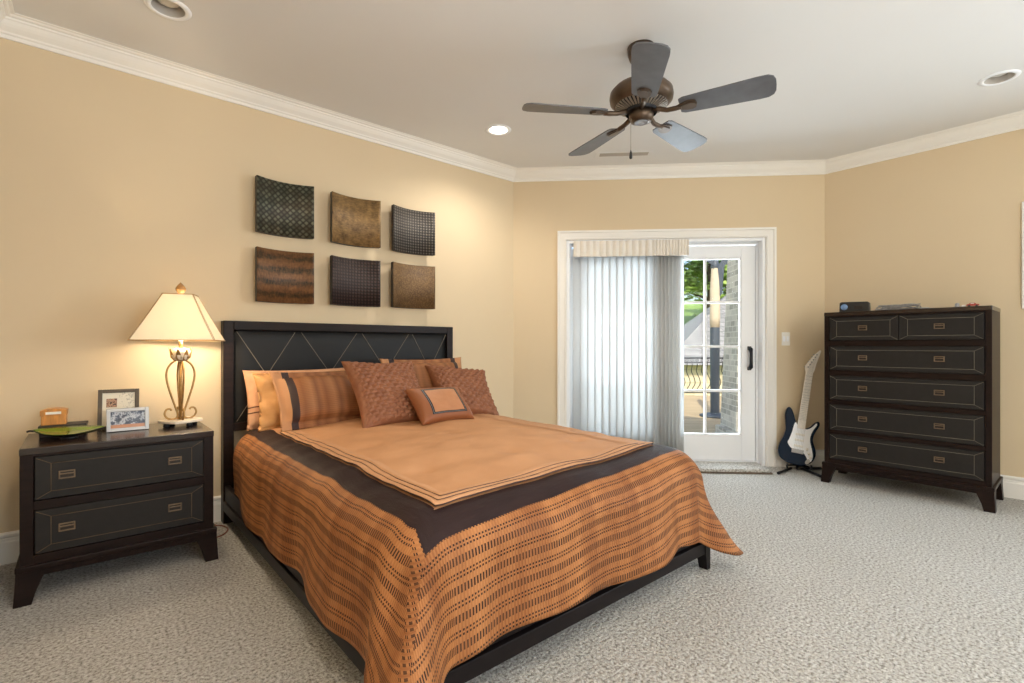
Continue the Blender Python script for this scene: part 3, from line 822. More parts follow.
cloth_mat('striped_sham', sham, .6)
def woven(g, u, v, uv):
    return g.ramp(g.noise(uv, 9, 4).outputs[0], [(.3, rgb(136, 86, 60)), (.7, rgb(156, 104, 74))])
cloth_mat('woven_satin', woven, .5, .3, 260)
def small(g, u, v, uv):
    au = g.math('ABSOLUTE', g.math('SUBTRACT', u, .5)); av = g.math('ABSOLUTE', g.math('SUBTRACT', v, .5))
    dd = g.math('MAXIMUM', au, g.math('ADD', av, -.03))
    base = g.mix(g.math('LESS_THAN', dd, .335), rgb(142, 86, 52), rgb(22, 20, 22))
    inn = g.ramp(g.noise(uv, 5, 3).outputs[0], [(.3, rgb(178, 122, 84)), (.7, rgb(188, 132, 94))])
    c = g.mix(g.math('LESS_THAN', dd, .285), base, inn)
    bead = g.math('MULTIPLY', g.math('LESS_THAN', g.math('ABSOLUTE', g.math('SUBTRACT', dd, .312)), .006), g.math('LESS_THAN', frac2(g, g.math('ADD', u, v), 34), .5))
    return g.mix(bead, c, rgb(140, 140, 145))
cloth_mat('bordered_satin', small, .45)
def scale_disp(x, z):
    # ruched rows of overlapping scallops
    px_, pz_ = .050, .029
    r = math.floor(z / pz_); fx = (x / px_ + (r % 2) * .5) % 1.0; fz = (z / pz_) % 1.0
    return .021 * math.sin(math.pi * fx) * (1 - fz) ** .6
GP = 'pillows against the headboard'
def pillow(bm, mat, label, cat, *pl):
    o = obj('pillow' if cat == 'pillow' else 'throw_cushion', bm, mat); tag(o, label, cat, GP if cat == 'pillow' else 'throw cushions in front of the pillows'); return lay(o, *pl)
pillow(cushion_bm(.66, .37, .12, .02, pinch=.05, lump=.012), 'peach_cotton', 'peach pillow with two thin brown lines, rearmost on the left against the headboard', 'pillow', 1.07, 3.29, .590, 16, 0)
pillow(cushion_bm(.64, .365, .12, .02, pinch=.07, lump=.026, lf=3.4), 'gold_cotton', 'golden tan crumpled pillow between the peach pillow and the left striped sham', 'pillow', 1.09, 3.175, .590, 18, 2)
pillow(cushion_bm(.68, .385, .18, .045, pinch=.05, lump=.012), 'striped_sham', 'rust striped pillow sham with dark bands on the left side of the bed', 'pillow', 1.19, 3.02, .605, 30, 3, 0)
pillow(cushion_bm(.66, .375, .12, .02, pinch=.06, lump=.022, lf=3.0), 'gold_cotton', 'golden tan pillow rearmost on the right against the headboard', 'pillow', 1.94, 3.30, .600, 16, 0)
pillow(cushion_bm(.68, .425, .18, .045, pinch=.07, lump=.014), 'striped_sham', 'rust striped pillow sham with dark bands mostly hidden behind two woven cushions', 'pillow', 1.93, 3.13, .612, 22, -3, 0)
c = pillow(cushion_bm(.50, .50, .15, 0, res=120, disp=scale_disp, pinch=.15), 'woven_satin', 'square brown cushion of ruched scales directly behind the small bordered cushion', 'cushion', 1.455, 2.715, .600, 38, 4, 2)
c = pillow(cushion_bm(.50, .47, .15, 0, res=120, disp=scale_disp, pinch=.17), 'woven_satin', 'square brown ruched cushion at the right end of the pillow row', 'cushion', 2.045, 2.83, .592, 44, -4, 9)
c = pillow(cushion_bm(.42, .265, .12, 0, res=60, pinch=.09), 'bordered_satin', 'small rectangular rust cushion with a black beaded border', 'cushion', 1.70, 2.56, .630, 42, 9, 2)

# ------------------------------------------------------------------ wall panels
def tex_panel(name, kind):
    m, nt, b, out = new_mat(name); g = G(nt); M[name] = m
    v = g.coord('Object'); sx = g.n('ShaderNodeSeparateXYZ', {0: v}); X, Z = sx.outputs[0], sx.outputs[2]
    if kind == 'basket':
        k = 3.1416 * 26; a = g.math('MULTIPLY', g.math('ADD', X, Z), k); c = g.math('MULTIPLY', g.math('SUBTRACT', X, Z), k)
        s1 = g.math('ABSOLUTE', g.math('SINE', a)); s2 = g.math('ABSOLUTE', g.math('SINE', c))
        chk = g.math('GREATER_THAN', g.math('MULTIPLY', g.math('SINE', g.math('MULTIPLY', a, .5)), g.math('SINE', g.math('MULTIPLY', c, .5))), 0)
        h = g.math('MULTIPLY', g.math('POWER', s1, .45), g.math('POWER', s2, .45))
        h = g.math('MULTIPLY', h, g.math('ADD', .72, g.math('MULTIPLY', chk, .28)))
        nz_ = g.noise(v, 9, 4)
        col = g.ramp(h, [(.25, rgb(24, 22, 18)), (.6, rgb(70, 72, 58)), (.95, rgb(118, 122, 102))]); col = g.mix(.3, col, g.ramp(nz_.outputs[0], [(.35, rgb(40, 48, 38)), (.65, rgb(86, 66, 44))]))
    elif kind == 'grid':
        k = 46
        h = g.math('MULTIPLY', g.math('ABSOLUTE', g.math('SINE', g.math('MULTIPLY', X, 3.1416 * k))), g.math('ABSOLUTE', g.math('SINE', g.math('MULTIPLY', Z, 3.1416 * k))))
        col = g.ramp(h, [(.05, rgb(34, 30, 28)), (.5, rgb(80, 74, 68)), (1, rgb(124, 118, 110))])
    elif kind == 'gridbrown':
        k = 44
        h = g.math('MULTIPLY', g.math('ABSOLUTE', g.math('SINE', g.math('MULTIPLY', X, 3.1416 * k))), g.math('ABSOLUTE', g.math('SINE', g.math('MULTIPLY', Z, 3.1416 * k))))
        col = g.ramp(h, [(.05, rgb(28, 20, 20)), (.6, rgb(58, 42, 39)), (1, rgb(80, 62, 56))])
    elif kind == 'gold':
        n1 = g.noise(v, 16, 6, .7); n2 = g.noise(g.n('ShaderNodeMapping', {0: v, 3: (1, 1, 3)}).outputs[0], 40, 4); h = n2.outputs[0]
        col = g.ramp(n1.outputs[0], [(.32, rgb(78, 56, 34)), (.5, rgb(138, 108, 66)), (.7, rgb(176, 142, 92))]); col = g.mix(.3, col, g.ramp(n2.outputs[0], [(.35, rgb(60, 42, 26)), (.65, rgb(166, 132, 86))]))
    elif kind == 'rust':
        n0 = g.noise(g.n('ShaderNodeMapping', {0: v, 3: (1, 1, 3)}).outputs[0], 14, 4, .6)
        n2 = g.noise(g.n('ShaderNodeMapping', {0: v, 3: (2, 1, 1)}).outputs[0], 46, 4); h = n2.outputs[0]
        row = g.math('ADD', g.math('MULTIPLY', g.math('SINE', g.math('ADD', g.math('MULTIPLY', Z, 6.2832 / .083), 1.2)), .22), n0.outputs[0])
        col = g.ramp(row, [(.30, rgb(44, 42, 32)), (.44, rgb(94, 66, 42)), (.7, rgb(128, 88, 54))]); col = g.mix(.35, col, g.ramp(n2.outputs[0], [(.35, rgb(54, 40, 26)), (.65, rgb(140, 98, 60))]))
    else:
        vo = g.n('ShaderNodeTexVoronoi', {'Vector': v, 'Scale': 85.0}); h = vo.outputs['Distance']
        n1 = g.noise(v, 12, 4)
        col = g.mix(.5, g.ramp(h, [(.1, rgb(150, 118, 74)), (.6, rgb(70, 50, 30))]), g.ramp(n1.outputs[0], [(.3, rgb(108, 80, 48)), (.7, rgb(142, 110, 70))]))
    nt.links.new(col, b.inputs['Base Color']); b.inputs['Roughness'].default_value = .5; b.inputs['Metallic'].default_value = .15
    nt.links.new(g.bump(h, .6, .004), b.inputs['Normal'])
    return name
M['panelside'] = plain('panel_side', rgb(44, 34, 28), .55, var=.15)
panels = [(1.022, 2.010, .366, .362, 'basket', 'dark green basket woven wall panel, top left of six'),
          (1.510, 2.006, .372, .356, 'gold', 'mottled gold brown wall panel, top middle of six'),
          (1.984, 2.003, .374, .352, 'grid', 'dark grey woven grid wall panel, top right of six'),
          (1.022, 1.557, .366, .354, 'rust', 'rusty brown streaked wall panel, bottom left of six'),
          (1.508, 1.560, .372, .350, 'gridbrown', 'dark brown woven grid wall panel, bottom middle of six'),
          (1.982, 1.566, .378, .350, 'hammer', 'speckled hammered gold wall panel, bottom right of six')]
for cx, cz, w, h, kind, lb in panels:
    w *= .985; h *= .985
    nm = tex_panel('panel_' + kind, kind)
    bm = BM(); n = 24; rows = []
    for i in range(n + 1):
        u = -1 + 2 * i / n; back = -.004 - .050 * u * u; fr2 = back - .038
        rows.append([bm.verts.new(p) for p in ((u * w / 2, fr2, -h / 2), (u * w / 2, fr2, h / 2), (u * w / 2, back, h / 2), (u * w / 2, back, -h / 2))])
    for a, b_ in zip(rows, rows[1:]):
        for k in range(4):
            f = bm.faces.new((a[k], a[(k + 1) % 4], b_[(k + 1) % 4], b_[k])); f.material_index = 0 if k == 0 else 1; f.smooth = k in (0, 2)
    for r_ in (rows[0], rows[-1]):
        f = bm.faces.new(r_); f.material_index = 1
    o = obj('wall_panel', bm, [nm, 'panelside'], loc=(cx, YL, cz)); tag(o, lb, 'wall art', 'curved panels above the headboard')

# ------------------------------------------------------------------ table lamp
LX, LY, LZ = .408, 3.270, .660
lamp = thing('table_lamp', 'gold scroll table lamp with lit cream shade on the nightstand', 'lamp', (LX, LY, LZ), R(-20))
M['marble'] = plain('pale_marble', rgb(226, 214, 196), .3, var=.08, scale=20)
bm = BM()
oct_ = [(.098 * math.cos(R(a)), .098 * math.sin(R(a))) for a in range(0, 360, 15)]
oct_ = [(u * (1 + .08 * math.cos(4 * math.atan2(w, u))), w * (1 + .08 * math.cos(4 * math.atan2(w, u)))) for u, w in oct_]
prism(bm, oct_, lambda u, w: (u, w, .020), lambda u, w: (u, w, .034)); weld(obj('base', bm, 'marble', lamp), .003)
for a in (45, 135, 225, 315):
    bm = BM(); lathe(bm, [(.013, 0), (.016, .006), (.014, .014), (.010, .021)], 14, (.075 * math.cos(R(a)), .075 * math.sin(R(a)), 0)); obj('foot', bm, 'blackmetal', lamp)
bm = BM(); tube(bm, [(0, 0, .034), (0, 0, .36)], .0075, 10); lathe(bm, [(.018, .034), (.014, .045), (.009, .05)], 16); obj('stem', bm, 'gold', lamp)
def enumerate_scroll(pr):
    # the long upper bow is stretched, the foot curl is not
    pts = spline([(a_, b_, 0) for a_, b_ in pr], 4)
    return [(i > len(pts) * .5, p) for i, p in enumerate(pts)]
for k in range(4):
    a = R(90 * k + 25); c_, s_ = math.cos(a), math.sin(a)
    pr = [(.020, .300), (.045, .285), (.063, .258), (.066, .225), (.055, .180), (.037, .130), (.020, .085), (.014, .060), (.020, .042), (.042, .036), (.064, .046), (.074, .068), (.066, .090), (.050, .094), (.042, .084)]
    bm = BM(); tube(bm, [(r * c_, r * s_, z) for r, z in [(p.x, p.y if p.y < .085 or k_s else .085 + (p.y - .085) * 1.27) for k_s, p in enumerate_scroll(pr)]], .0052, 8); obj('scroll', bm, 'gold', lamp)
bm = BM(); lathe(bm, [(.0, .350), (.022, .352), (.038, .364), (.046, .383), (.046, .403), (.040, .418), (.020, .424), (.0, .425)], 24, caps=False); obj('bowl', bm, 'marble', lamp, smooth=True)
bm = BM()
for k in range(8):
    a = 2 * math.pi * k / 8; da = .30
    def PP(r, z, q): return (r * math.cos(a + q), r * math.sin(a + q), z)
    pts = [(.030, .354, -da * .9), (.048, .373, -da), (.050, .393, -da * .7), (.058, .428, 0), (.050, .393, da * .7), (.048, .373, da), (.030, .354, da * .9)]
    vs = [bm.verts.new(PP(*p)) for p in pts]; vi = [bm.verts.new(PP(p[0] - .003, p[1], p[2])) for p in pts]
    bm.faces.new(vs); bm.faces.new(vi[::-1])
    for i in range(7): bm.faces.new((vs[i], vs[(i + 1) % 7], vi[(i + 1) % 7], vi[i]))
obj('leaf_collar', bm, 'gold', lamp)
bm = BM(); tube(bm, [(0, 0, .42), (0, 0, .465)], .010, 10); obj('lamp_socket', bm, 'gold', lamp)
# shade: square with cut corners
m, nt, b, out = new_mat('shade_linen'); g = G(nt); M['shade'] = m
b.inputs['Base Color'].default_value = rgb(244, 236, 218); b.inputs['Roughness'].default_value = .85
tl = g.n('ShaderNodeBsdfTranslucent', {0: rgb(250, 240, 220)})
mx = g.n('ShaderNodeMixShader', {0: .28, 1: b.outputs[0], 2: tl.outputs[0]}); nt.links.new(mx.outputs[0], out.inputs[0])
M['shadetrim'] = plain('shade_trim', rgb(176, 144, 98), .8)
ZB, ZT = .466, .716
def sq(r, cut):    # octagon with short corner faces
    a = r / math.sqrt(2); c = cut
    return [(a, -a + c), (a, a - c), (a - c, a), (-a + c, a), (-a, a - c), (-a, -a + c), (-a + c, -a), (a - c, -a)]
lo, hi = sq(.268, .005), sq(.100, .003)
bm = BM(); n = 8; lev = []
for q in range(9):
    t_ = q / 8; bow = -.002 * math.sin(math.pi * t_); ring = []
    for (ax, ay), (bx, by) in zip(lo, hi):
        X, Y = ax + (bx - ax) * t_, ay + (by - ay) * t_; L_ = math.hypot(X, Y)
        ring.append((X * (1 + bow / L_), Y * (1 + bow / L_), ZB + (ZT - ZB) * t_))
    lev.append(ring)
V2 = [[bm.verts.new(p) for p in ring] for ring in lev]
for a, b_ in zip(V2, V2[1:]):
    for k in range(8): bm.faces.new((a[k], a[(k + 1) % 8], b_[(k + 1) % 8], b_[k]))
rot_s = R(20 + 72)
sh = obj('lamp_shade', bm, 'shade', lamp, rot=(0, 0, rot_s)); md = sh.modifiers.new('thickness', 'SOLIDIFY'); md.thickness = .0022
bm = BM()
tube(bm, lev[0], .0032, 6, closed=True); tube(bm, lev[-1], .0028, 6, closed=True)
for k in range(8): tube(bm, [lev[q][k] for q in range(9)], .0016, 5)
obj('shade_trim', bm, 'shadetrim', sh)
bm = BM()
for a in (0, 120, 240): tube(bm, [(0, 0, .718), (.068 * math.cos(R(a)), .068 * math.sin(R(a)), .712)], .0015, 5)
tube(bm, [(0, 0, .44), (0, 0, .725)], .003, 6); obj('harp', bm, 'gold', lamp)
m, nt, b, out = new_mat('finial_crystal'); M['crystal'] = m
b.inputs['Base Color'].default_value = rgb(196, 150, 92); b.inputs['Roughness'].default_value = .12; b.inputs['Transmission Weight'].default_value = .4
bm = BM(); lathe(bm, [(.006, .722), (.014, .726), (.024, .740), (.026, .752), (.016, .768), (.0, .786)], 8, caps=False); obj('finial', bm, 'crystal', lamp)
M['bulbglow'] = m2 = new_mat('bulb_glow')[0]
pb = m2.node_tree.nodes['Principled BSDF']; pb.inputs['Emission Color'].default_value = (1, .86, .64, 1); pb.inputs['Emission Strength'].default_value = 8
bm = BM(); lathe(bm, [(.0, .425), (.013, .43), (.018, .45), (.028, .475), (.030, .495), (.020, .52), (.0, .528)], 20, (.0, .0, .035), caps=False); obj('bulb', bm, 'bulbglow', lamp, smooth=True)
light('lamp_light', 'POINT', (LX + .045, LY - .02, LZ + .52), 10, (1.0, .81, .57), shadow_soft_size=.03)

# lamp cord trailing to the floor between nightstand and bed
bm = BM(); tube(bm, spline([(.53, 3.53, .30), (.56, 3.53, .12), (.60, 3.50, .012), (.64, 3.44, .006), (.655, 3.36, .006), (.62, 3.28, .006), (.56, 3.25, .006), (.50, 3.28, .006)], 6), .004, 6)
M['cordbrown'] = plain('brown_cord_plastic', rgb(132, 78, 58), .5)
tag(obj('lamp_cord', bm, 'cordbrown'), 'thin brown cord curling on the carpet beside the bed', 'cord')

# ------------------------------------------------------------------ things on the nightstand
ZN = .660
def picture_frame(name, label, x, y, w, h, yaw, lean, bw, mats, pic):
    t = thing(name, label, 'picture frame', (x, y, ZN), R(yaw), 'photo frames on the nightstand')
    lm = Matrix.Rotation(R(-lean), 4, 'X')
    bm = BM(); d = .014
    for q in ((-w / 2, 0, -w / 2 + bw, h), (w / 2 - bw, 0, w / 2, h), (-w / 2 + bw, 0, w / 2 - bw, bw), (-w / 2 + bw, h - bw, w / 2 - bw, h)): box(bm, q[0], -d, q[1], q[2], 0, q[3], .002)
    box(bm, -w / 2 + .002, -.003, .002, w / 2 - .002, .003, h - .002, 0, 1)
    bm.transform(lm); obj('frame', bm, [mats, 'black'], t)
    bm = BM(); box(bm, -w / 2 + bw - .001, -.006, bw - .001, w / 2 - bw + .001, -.004, h - bw + .001); o = obj('photo', bm, pic, t); o.rotation_euler = (R(-lean), 0, 0)
    bm = BM(); yb = h * .75 * math.sin(R(lean)) ; zt = h * .72 * math.cos(R(lean))
    prism(bm, [(-.02, zt), (.02, zt), (.03, 0), (-.03, 0)], lambda u, v: (u, yb + (zt - v) / zt * .05 + .003, v), lambda u, v: (u, yb + (zt - v) / zt * .05 + .007, v)); obj('easel_back', bm, 'black', t)
def photo_dark(g, v):
    n1 = g.noise(v, 34, 4, .7); sx = g.n('ShaderNodeSeparateXYZ', {0: v}).outputs[2]
    c = g.ramp(n1.outputs[0], [(.40, rgb(34, 40, 58)), (.50, rgb(70, 78, 96)), (.58, rgb(206, 208, 214)), (.66, rgb(52, 54, 68))])
    low = g.math('LESS_THAN', sx, .034)
    return g.mix(low, c, rgb(186, 124, 84))
def photo_doc(g, v):
    sep = g.n('ShaderNodeSeparateXYZ', {0: v}); X, Z = sep.outputs[0], sep.outputs[2]
    n1 = g.noise(v, 90, 3, .7)
    pic = g.math('MULTIPLY', g.math('LESS_THAN', X, -.008), g.math('MULTIPLY', g.math('GREATER_THAN', Z, .115), g.math('LESS_THAN', X, .2)))
    pic = g.math('MULTIPLY', pic, g.math('GREATER_THAN', X, -.052)); pic = g.math('MULTIPLY', pic, g.math('LESS_THAN', Z, .16))
    c = g.ramp(n1.outputs[0], [(.42, rgb(92, 52, 40)), (.52, rgb(214, 170, 140)), (.6, rgb(60, 48, 48))])
    wr = g.math('MULTIPLY', g.math('GREATER_THAN', X, .002), g.math('GREATER_THAN', n1.outputs[0], .58))
    page = g.mix(g.math('MULTIPLY', wr, .5), rgb(236, 228, 210), rgb(120, 110, 96))
    return g.mix(pic, page, c)
for nm, fn in (('photo_dark', photo_dark), ('photo_doc', photo_doc)):
    m, nt, b, out = new_mat(nm); g = G(nt); M[nm] = m; b.inputs['Roughness'].default_value = .25
    nt.links.new(fn(g, g.coord('Object')), b.inputs['Base Color'])
M['taupe'] = plain('taupe_wood', rgb(82, 72, 60), .45, var=.12)
M['silver'] = plain('silver_frame', rgb(176, 174, 172), .35, .3, var=.05)
picture_frame('picture_frame', 'tall taupe picture frame with a document behind the silver frame', .142, 3.335, .172, .208, -8, 9, .018, 'taupe', 'photo_doc')
picture_frame('picture_frame', 'wide silver picture frame with a dark group photo beside the leaf dish', .176, 3.235, .174, .116, -2, 8, .017, 'silver', 'photo_dark')
M['bookdark'] = plain('dark_box', rgb(42, 32, 30), .45, var=.2)
M['pages'] = plain('box_lid_edge', rgb(120, 100, 86), .6)
t = thing('keepsake_box', 'flat dark box under the small wooden box on the nightstand', 'box', (-.070, 3.300, ZN), R(-4))
bm = BM(); box(bm, -.085, -.055, 0, .085, .055, .042, .003); obj('box_body', bm, 'bookdark', t)
bm = BM(); box(bm, -.088, -.058, .042, .088, .058, .055, .003); obj('lid', bm, 'bookdark', t)
M['oak'] = plain('honey_oak', rgb(196, 132, 62), .4, var=.25, scale=10, stretch=(8, 8, 1))
t = thing('wooden_box', 'small honey coloured wooden box on top of the flat dark box', 'box', (-.105, 3.295, ZN + .055), R(-4))
bm = BM(); box(bm, -.045, -.035, 0, .045, .035, .046, .003); obj('box_body', bm, 'oak', t)
bm = BM()
prism(bm, [(-.048, .046), (.048, .046), (.048, .070), (.030, .076), (0, .079), (-.030, .076), (-.048, .070)], lambda u, v: (u, -.037, v), lambda u, v: (u, .037, v)); lid = obj('lid', bm, 'oak', t)
bm = BM(); box(bm, -.028, -.039, .052, .028, -.036, .064, .001); o = obj('name_plate', bm, 'ivory', lid)
# leaf dish
t = thing('leaf_dish', 'green leaf shaped dish with black underside on the nightstand', 'dish', (-.048, 3.160, ZN), R(-18))
bm = BM(); n, k_ = 24, 8; up = []; dn = []
for i in range(n + 1):
    u = i / n; x = -.135 + .27 * u; hw = .060 * math.sin(math.pi * u) ** .8 * (1.15 - .25 * u) + .0008
    ru, rd = [], []
    for j in range(k_ + 1):
        w = -1 + 2 * j / k_; lift = .022 * (abs(2 * u - 1) ** 2.2) + .004 * w * w + .024 * (.5 + .5 * w) ** 1.3 * math.sin(math.pi * u) ** .7
        ru.append(bm.verts.new((x, w * hw, .020 + lift + .001))); rd.append(bm.verts.new((x, w * hw * .97, .0045 + lift + .0145 * (1 - math.sin(math.pi * u) ** .6 * (1 - w * w)))))
    up.append(ru); dn.append(rd)
for i in range(n):
    for j in range(k_):
        f = bm.faces.new((up[i][j], up[i + 1][j], up[i + 1][j + 1], up[i][j + 1])); f.smooth = True
        f = bm.faces.new((dn[i][j + 1], dn[i + 1][j + 1], dn[i + 1][j], dn[i][j])); f.material_index = 1; f.smooth = True
    for j, o_ in ((0, 1), (k_, 0)):
        f = bm.faces.new((up[i][j], dn[i][j], dn[i + 1][j], up[i + 1][j])); f.material_index = 1
for i in (0, n):
    for j in range(k_): bm.faces.new((up[i][j], up[i][j + 1], dn[i][j + 1], dn[i][j])).material_index = 1
m, nt, b, out = new_mat('leaf_glaze'); g = G(nt); M['leafgreen'] = m; b.inputs['Roughness'].default_value = .18; b.inputs['Coat Weight'].default_value = .5
sep = g.n('ShaderNodeSeparateXYZ', {0: g.coord('Object')})
vein = g.math('LESS_THAN', g.math('ABSOLUTE', sep.outputs[1]), .002)
side = g.math('LESS_THAN', frac2(g, g.math('ADD', g.math('MULTIPLY', sep.outputs[0], 60), g.math('MULTIPLY', g.math('ABSOLUTE', sep.outputs[1]), -50)), 1.0), .10)
nt.links.new(g.mix(g.math('MULTIPLY', g.math('MAXIMUM', vein, side), .5), rgb(100, 124, 32), rgb(70, 92, 24)), b.inputs['Base Color'])
obj('dish', bm, ['leafgreen', 'black'], t)
bm = BM(); tube(bm, spline([(-.131, 0, .040), (-.146, .004, .042), (-.158, .002, .038)], 4), [.0045] * 8 + [.003], 7); obj('leaf_stem', bm, 'black', t)
bm = BM(); lathe(bm, [(.030, 0), (.034, .003), (.030, .008)], 20); obj('foot', bm, 'black', t)

# ------------------------------------------------------------------ things on the tall chest
ZC = 1.363
t = thing('clock_radio', 'black clock radio on the left end of the tall chest', 'radio', (4.64, 1.235, ZC), R(-82))
bm = BM(); prism(bm, [(-.10, 0), (.10, 0), (.098, .072), (.086, .080), (-.086, .084), (-.098, .076)], lambda u, v: (u, 0, v), lambda u, v: (u, .085, v)); weld(obj('radio_body', bm, 'black', t), .005)
bm = BM(); lathe(bm, [(.0, .006), (.020, .005), (.024, 0)], 20, caps=False)
M['bluelens'] = plain('blue_dial', rgb(120, 150, 190), .25); obj('dial', bm, ['bluelens'], t, loc=(-.066, -.001, .042), rot=(R(90), 0, 0))
bm = BM(); box(bm, .0, -.003, .022, .055, .001, .050, .001); obj('display', bm, 'bronzedk', t)
M['clutter'] = plain('grey_cable', rgb(142, 138, 134), .45, var=.3, scale=60)
bm = BM(); pts = []
for k in range(90):
    a = k * .55; pts.append((.055 * math.cos(a) * (1 + .3 * math.sin(k * .9)) + .04 * math.sin(k * .07), .115 * math.sin(a * .93) + .02 * math.cos(k * .31), (.006 + .019 * (1 + math.sin(k * .47)) * .9)))
tube(bm, pts, .0042, 6)
o = obj('cable', bm, 'clutter', loc=(4.66, .955, ZC)); tag(o, 'tangled grey cable heaped on the middle of the tall chest', 'cable')
t = thing('wrist_watch', 'silver watch lying on the cable heap side of the chest top', 'watch', (4.615, .80, ZC), R(-60))
bm = BM(); lathe(bm, [(.0, .0), (.019, .0), (.020, .004), (.018, .010), (0, .011)], 24, caps=False); obj('watch_case', bm, 'silver', t, smooth=True)
bm = BM()
for s_ in (-1, 1):
    for k in range(6): box(bm, -.008, s_ * (.020 + .010 * k) - (.0045 if s_ > 0 else .0045), .001, .008, s_ * (.020 + .010 * k) + .0045, .006, .001)
obj('bracelet', bm, 'silver', t)
M['redtoy'] = plain('red_plastic', rgb(176, 58, 46), .45)
t = thing('toy_car', 'small red and white toy car on the right end of the tall chest', 'toy', (4.61, .535, ZC), R(-80))
bm = BM(); prism(bm, [(-.032, .006), (.032, .006), (.032, .016), (.018, .018), (.008, .027), (-.014, .027), (-.022, .018), (-.032, .017)], lambda u, v: (u, -.014, v), lambda u, v: (u, .014, v)); weld(obj('car_body', bm, 'redtoy', t), .002)
bm = BM(); box(bm, -.012, -.0145, .019, .006, .0145, .025, .001); obj('car_window', bm, 'ivory', t)
for ux in (-.019, .019):
    for uy in (-.012, .012):
        bm = BM(); lathe(bm, [(0, -.003), (.0065, -.003), (.0065, .003), (0, .003)], 14, caps=False); obj('wheel', bm, 'black', t, loc=(ux, uy, .0065), rot=(R(90), 0, 0))
t = thing('small_figure', 'little grey and white knick knack left of the toy car', 'ornament', (4.61, .615, ZC))
bm = BM(); lathe(bm, [(0, 0), (.014, 0), (.016, .006), (.010, .012), (.013, .020), (.009, .028), (0, .031)], 16, caps=False); obj('ornament_body', bm, 'grey', t, smooth=True)
bm = BM(); lathe(bm, [(0, 0), (.012, 0), (.013, .008), (.007, .014), (0, .015)], 14, (0, -.032, 0), caps=False); obj('ornament_dome', bm, 'ivory', t, smooth=True)

# ------------------------------------------------------------------ guitar on its stand
GX, GY, GA = 4.722, 1.672, R(-62)
gt = bpy.data.objects.new('electric_guitar', None); COL.objects.link(gt)
tag(gt, 'black and white electric guitar standing between door and tall chest', 'guitar')
gt.matrix_world = Matrix.Translation((GX + .012, GY + .030, .055)) @ Matrix.Rotation(GA, 4, 'Z') @ Matrix.Rotation(R(-9), 4, 'X') @ Matrix.Rotation(R(9.0), 4, 'Y')
M['navy'] = plain('gloss_blue_black', rgb(12, 30, 50), .30, spec=.12)
M['maple'] = plain('pale_maple', rgb(242, 235, 224), .4, var=.05, scale=12, stretch=(6, 6, 1))
M['pickguard'] = plain('pickguard_white', rgb(246, 248, 250), .3)
body = [(0, 0), (.07, .006), (.128, .036), (.155, .088), (.150, .140), (.123, .190), (.114, .225), (.124, .270), (.148, .318), (.152, .348), (.136, .362), (.108, .345), (.075, .308), (.040, .292), (0, .290), (-.032, .300), (-.050, .330), (-.072, .376), (-.098, .420), (-.124, .436), (-.144, .420), (-.150, .370), (-.136, .305), (-.126, .250), (-.140, .190), (-.162, .132), (-.163, .082), (-.134, .032), (-.07, .005)]
body = [(a * .90, b_ * 1.12) for a, b_ in body]
bs = [(p.x, p.y) for p in spline([(a, b_, 0) for a, b_ in body], 4, True)]
bm = BM(); prism(bm, bs, lambda u, v: (u, -.022, v), lambda u, v: (u, .022, v)); o = weld(obj('guitar_body', bm, 'navy', gt), .008, 3); o['label'] = 'glossy blue black solid body'
pg = [(-.045, .115), (-.035, .100), (.025, .108), (.060, .095), (.105, .045), (.128, .055), (.132, .095), (.112, .150), (.092, .200), (.090, .240), (.105, .290), (.128, .330), (.120, .345), (.085, .305), (.045, .286), (.024, .300), (-.024, .300), (-.050, .325), (-.062, .310), (-.070, .250), (-.085, .190), (-.095, .160), (-.070, .130)]
pg = [(a * .90, b_ * 1.12) for a, b_ in pg]
bm = BM(); prism(bm, [(p.x, p.y) for p in spline([(a, b_, 0) for a, b_ in pg], 3, True)], lambda u, v: (u, -.025, v), lambda u, v: (u, -.0225, v)); obj('pickguard', bm, 'pickguard', gt)
for z in (.165, .215, .265):
    bm = BM(); box(bm, -.036, -.029, z - .009, .036, -.0245, z + .009, .003); obj('pickup', bm, 'ivory', gt)
bm = BM(); box(bm, -.046, -.034, .100, .046, -.022, .136, .003)
for k in range(6): box(bm, -.036 + .0132 * k, -.039, .106, -.028 + .0132 * k, -.033, .130, .0015)
obj('bridge', bm, 'silver', gt)
for kx, kz in ((.068, .150), (.086, .116), (.101, .086)):
    bm = BM(); lathe(bm, [(.011, 0), (.010, .010), (.0, .011)], 16, caps=False); obj('knob', bm, 'ivory', gt, loc=(kx, -.0248, kz), rot=(R(90), 0, 0))
bm = BM(); prism(bm, [(.018 * math.cos(R(a)) * 1.0, .032 * math.sin(R(a))) for a in range(0, 360, 15)], lambda u, v: (.086 + u * .8 + v * .3, -.026, .046 + v * .72 - u * .3), lambda u, v: (.086 + u * .8 + v * .3, -.0215, .046 + v * .72 - u * .3)); obj('jack_plate', bm, 'silver', gt)
bm = BM()
prism(bm, [(-.031, .318), (.031, .318), (.027, .82), (-.027, .82)], lambda u, v: (u, -.034, v), lambda u, v: (u, -.012, v)); nk = weld(obj('neck', bm, 'maple', gt), .003)
for k in range(1, 21):
    z = .82 - .62 * (1 - 2 ** (-k / 12)); w = .027 + (.82 - z) / .478 * .006
    if z < .33: break
    bm = BM(); box(bm, -w, -.0352, z - .0011, w, -.0335, z + .0011); obj('fret', bm, 'silver', nk)
hs = [(-.027, .818), (.027, .818), (.033, .832), (.038, .850), (.042, .90), (.062, 1.010), (.066, 1.026), (.054, 1.030), (.018, .985), (-.026, .905), (-.042, .872), (-.038, .846)]
bm = BM(); prism(bm, hs, lambda u, v: (u, -.030, v), lambda u, v: (u, -.014, v)); weld(obj('headstock', bm, 'maple', gt), .002)
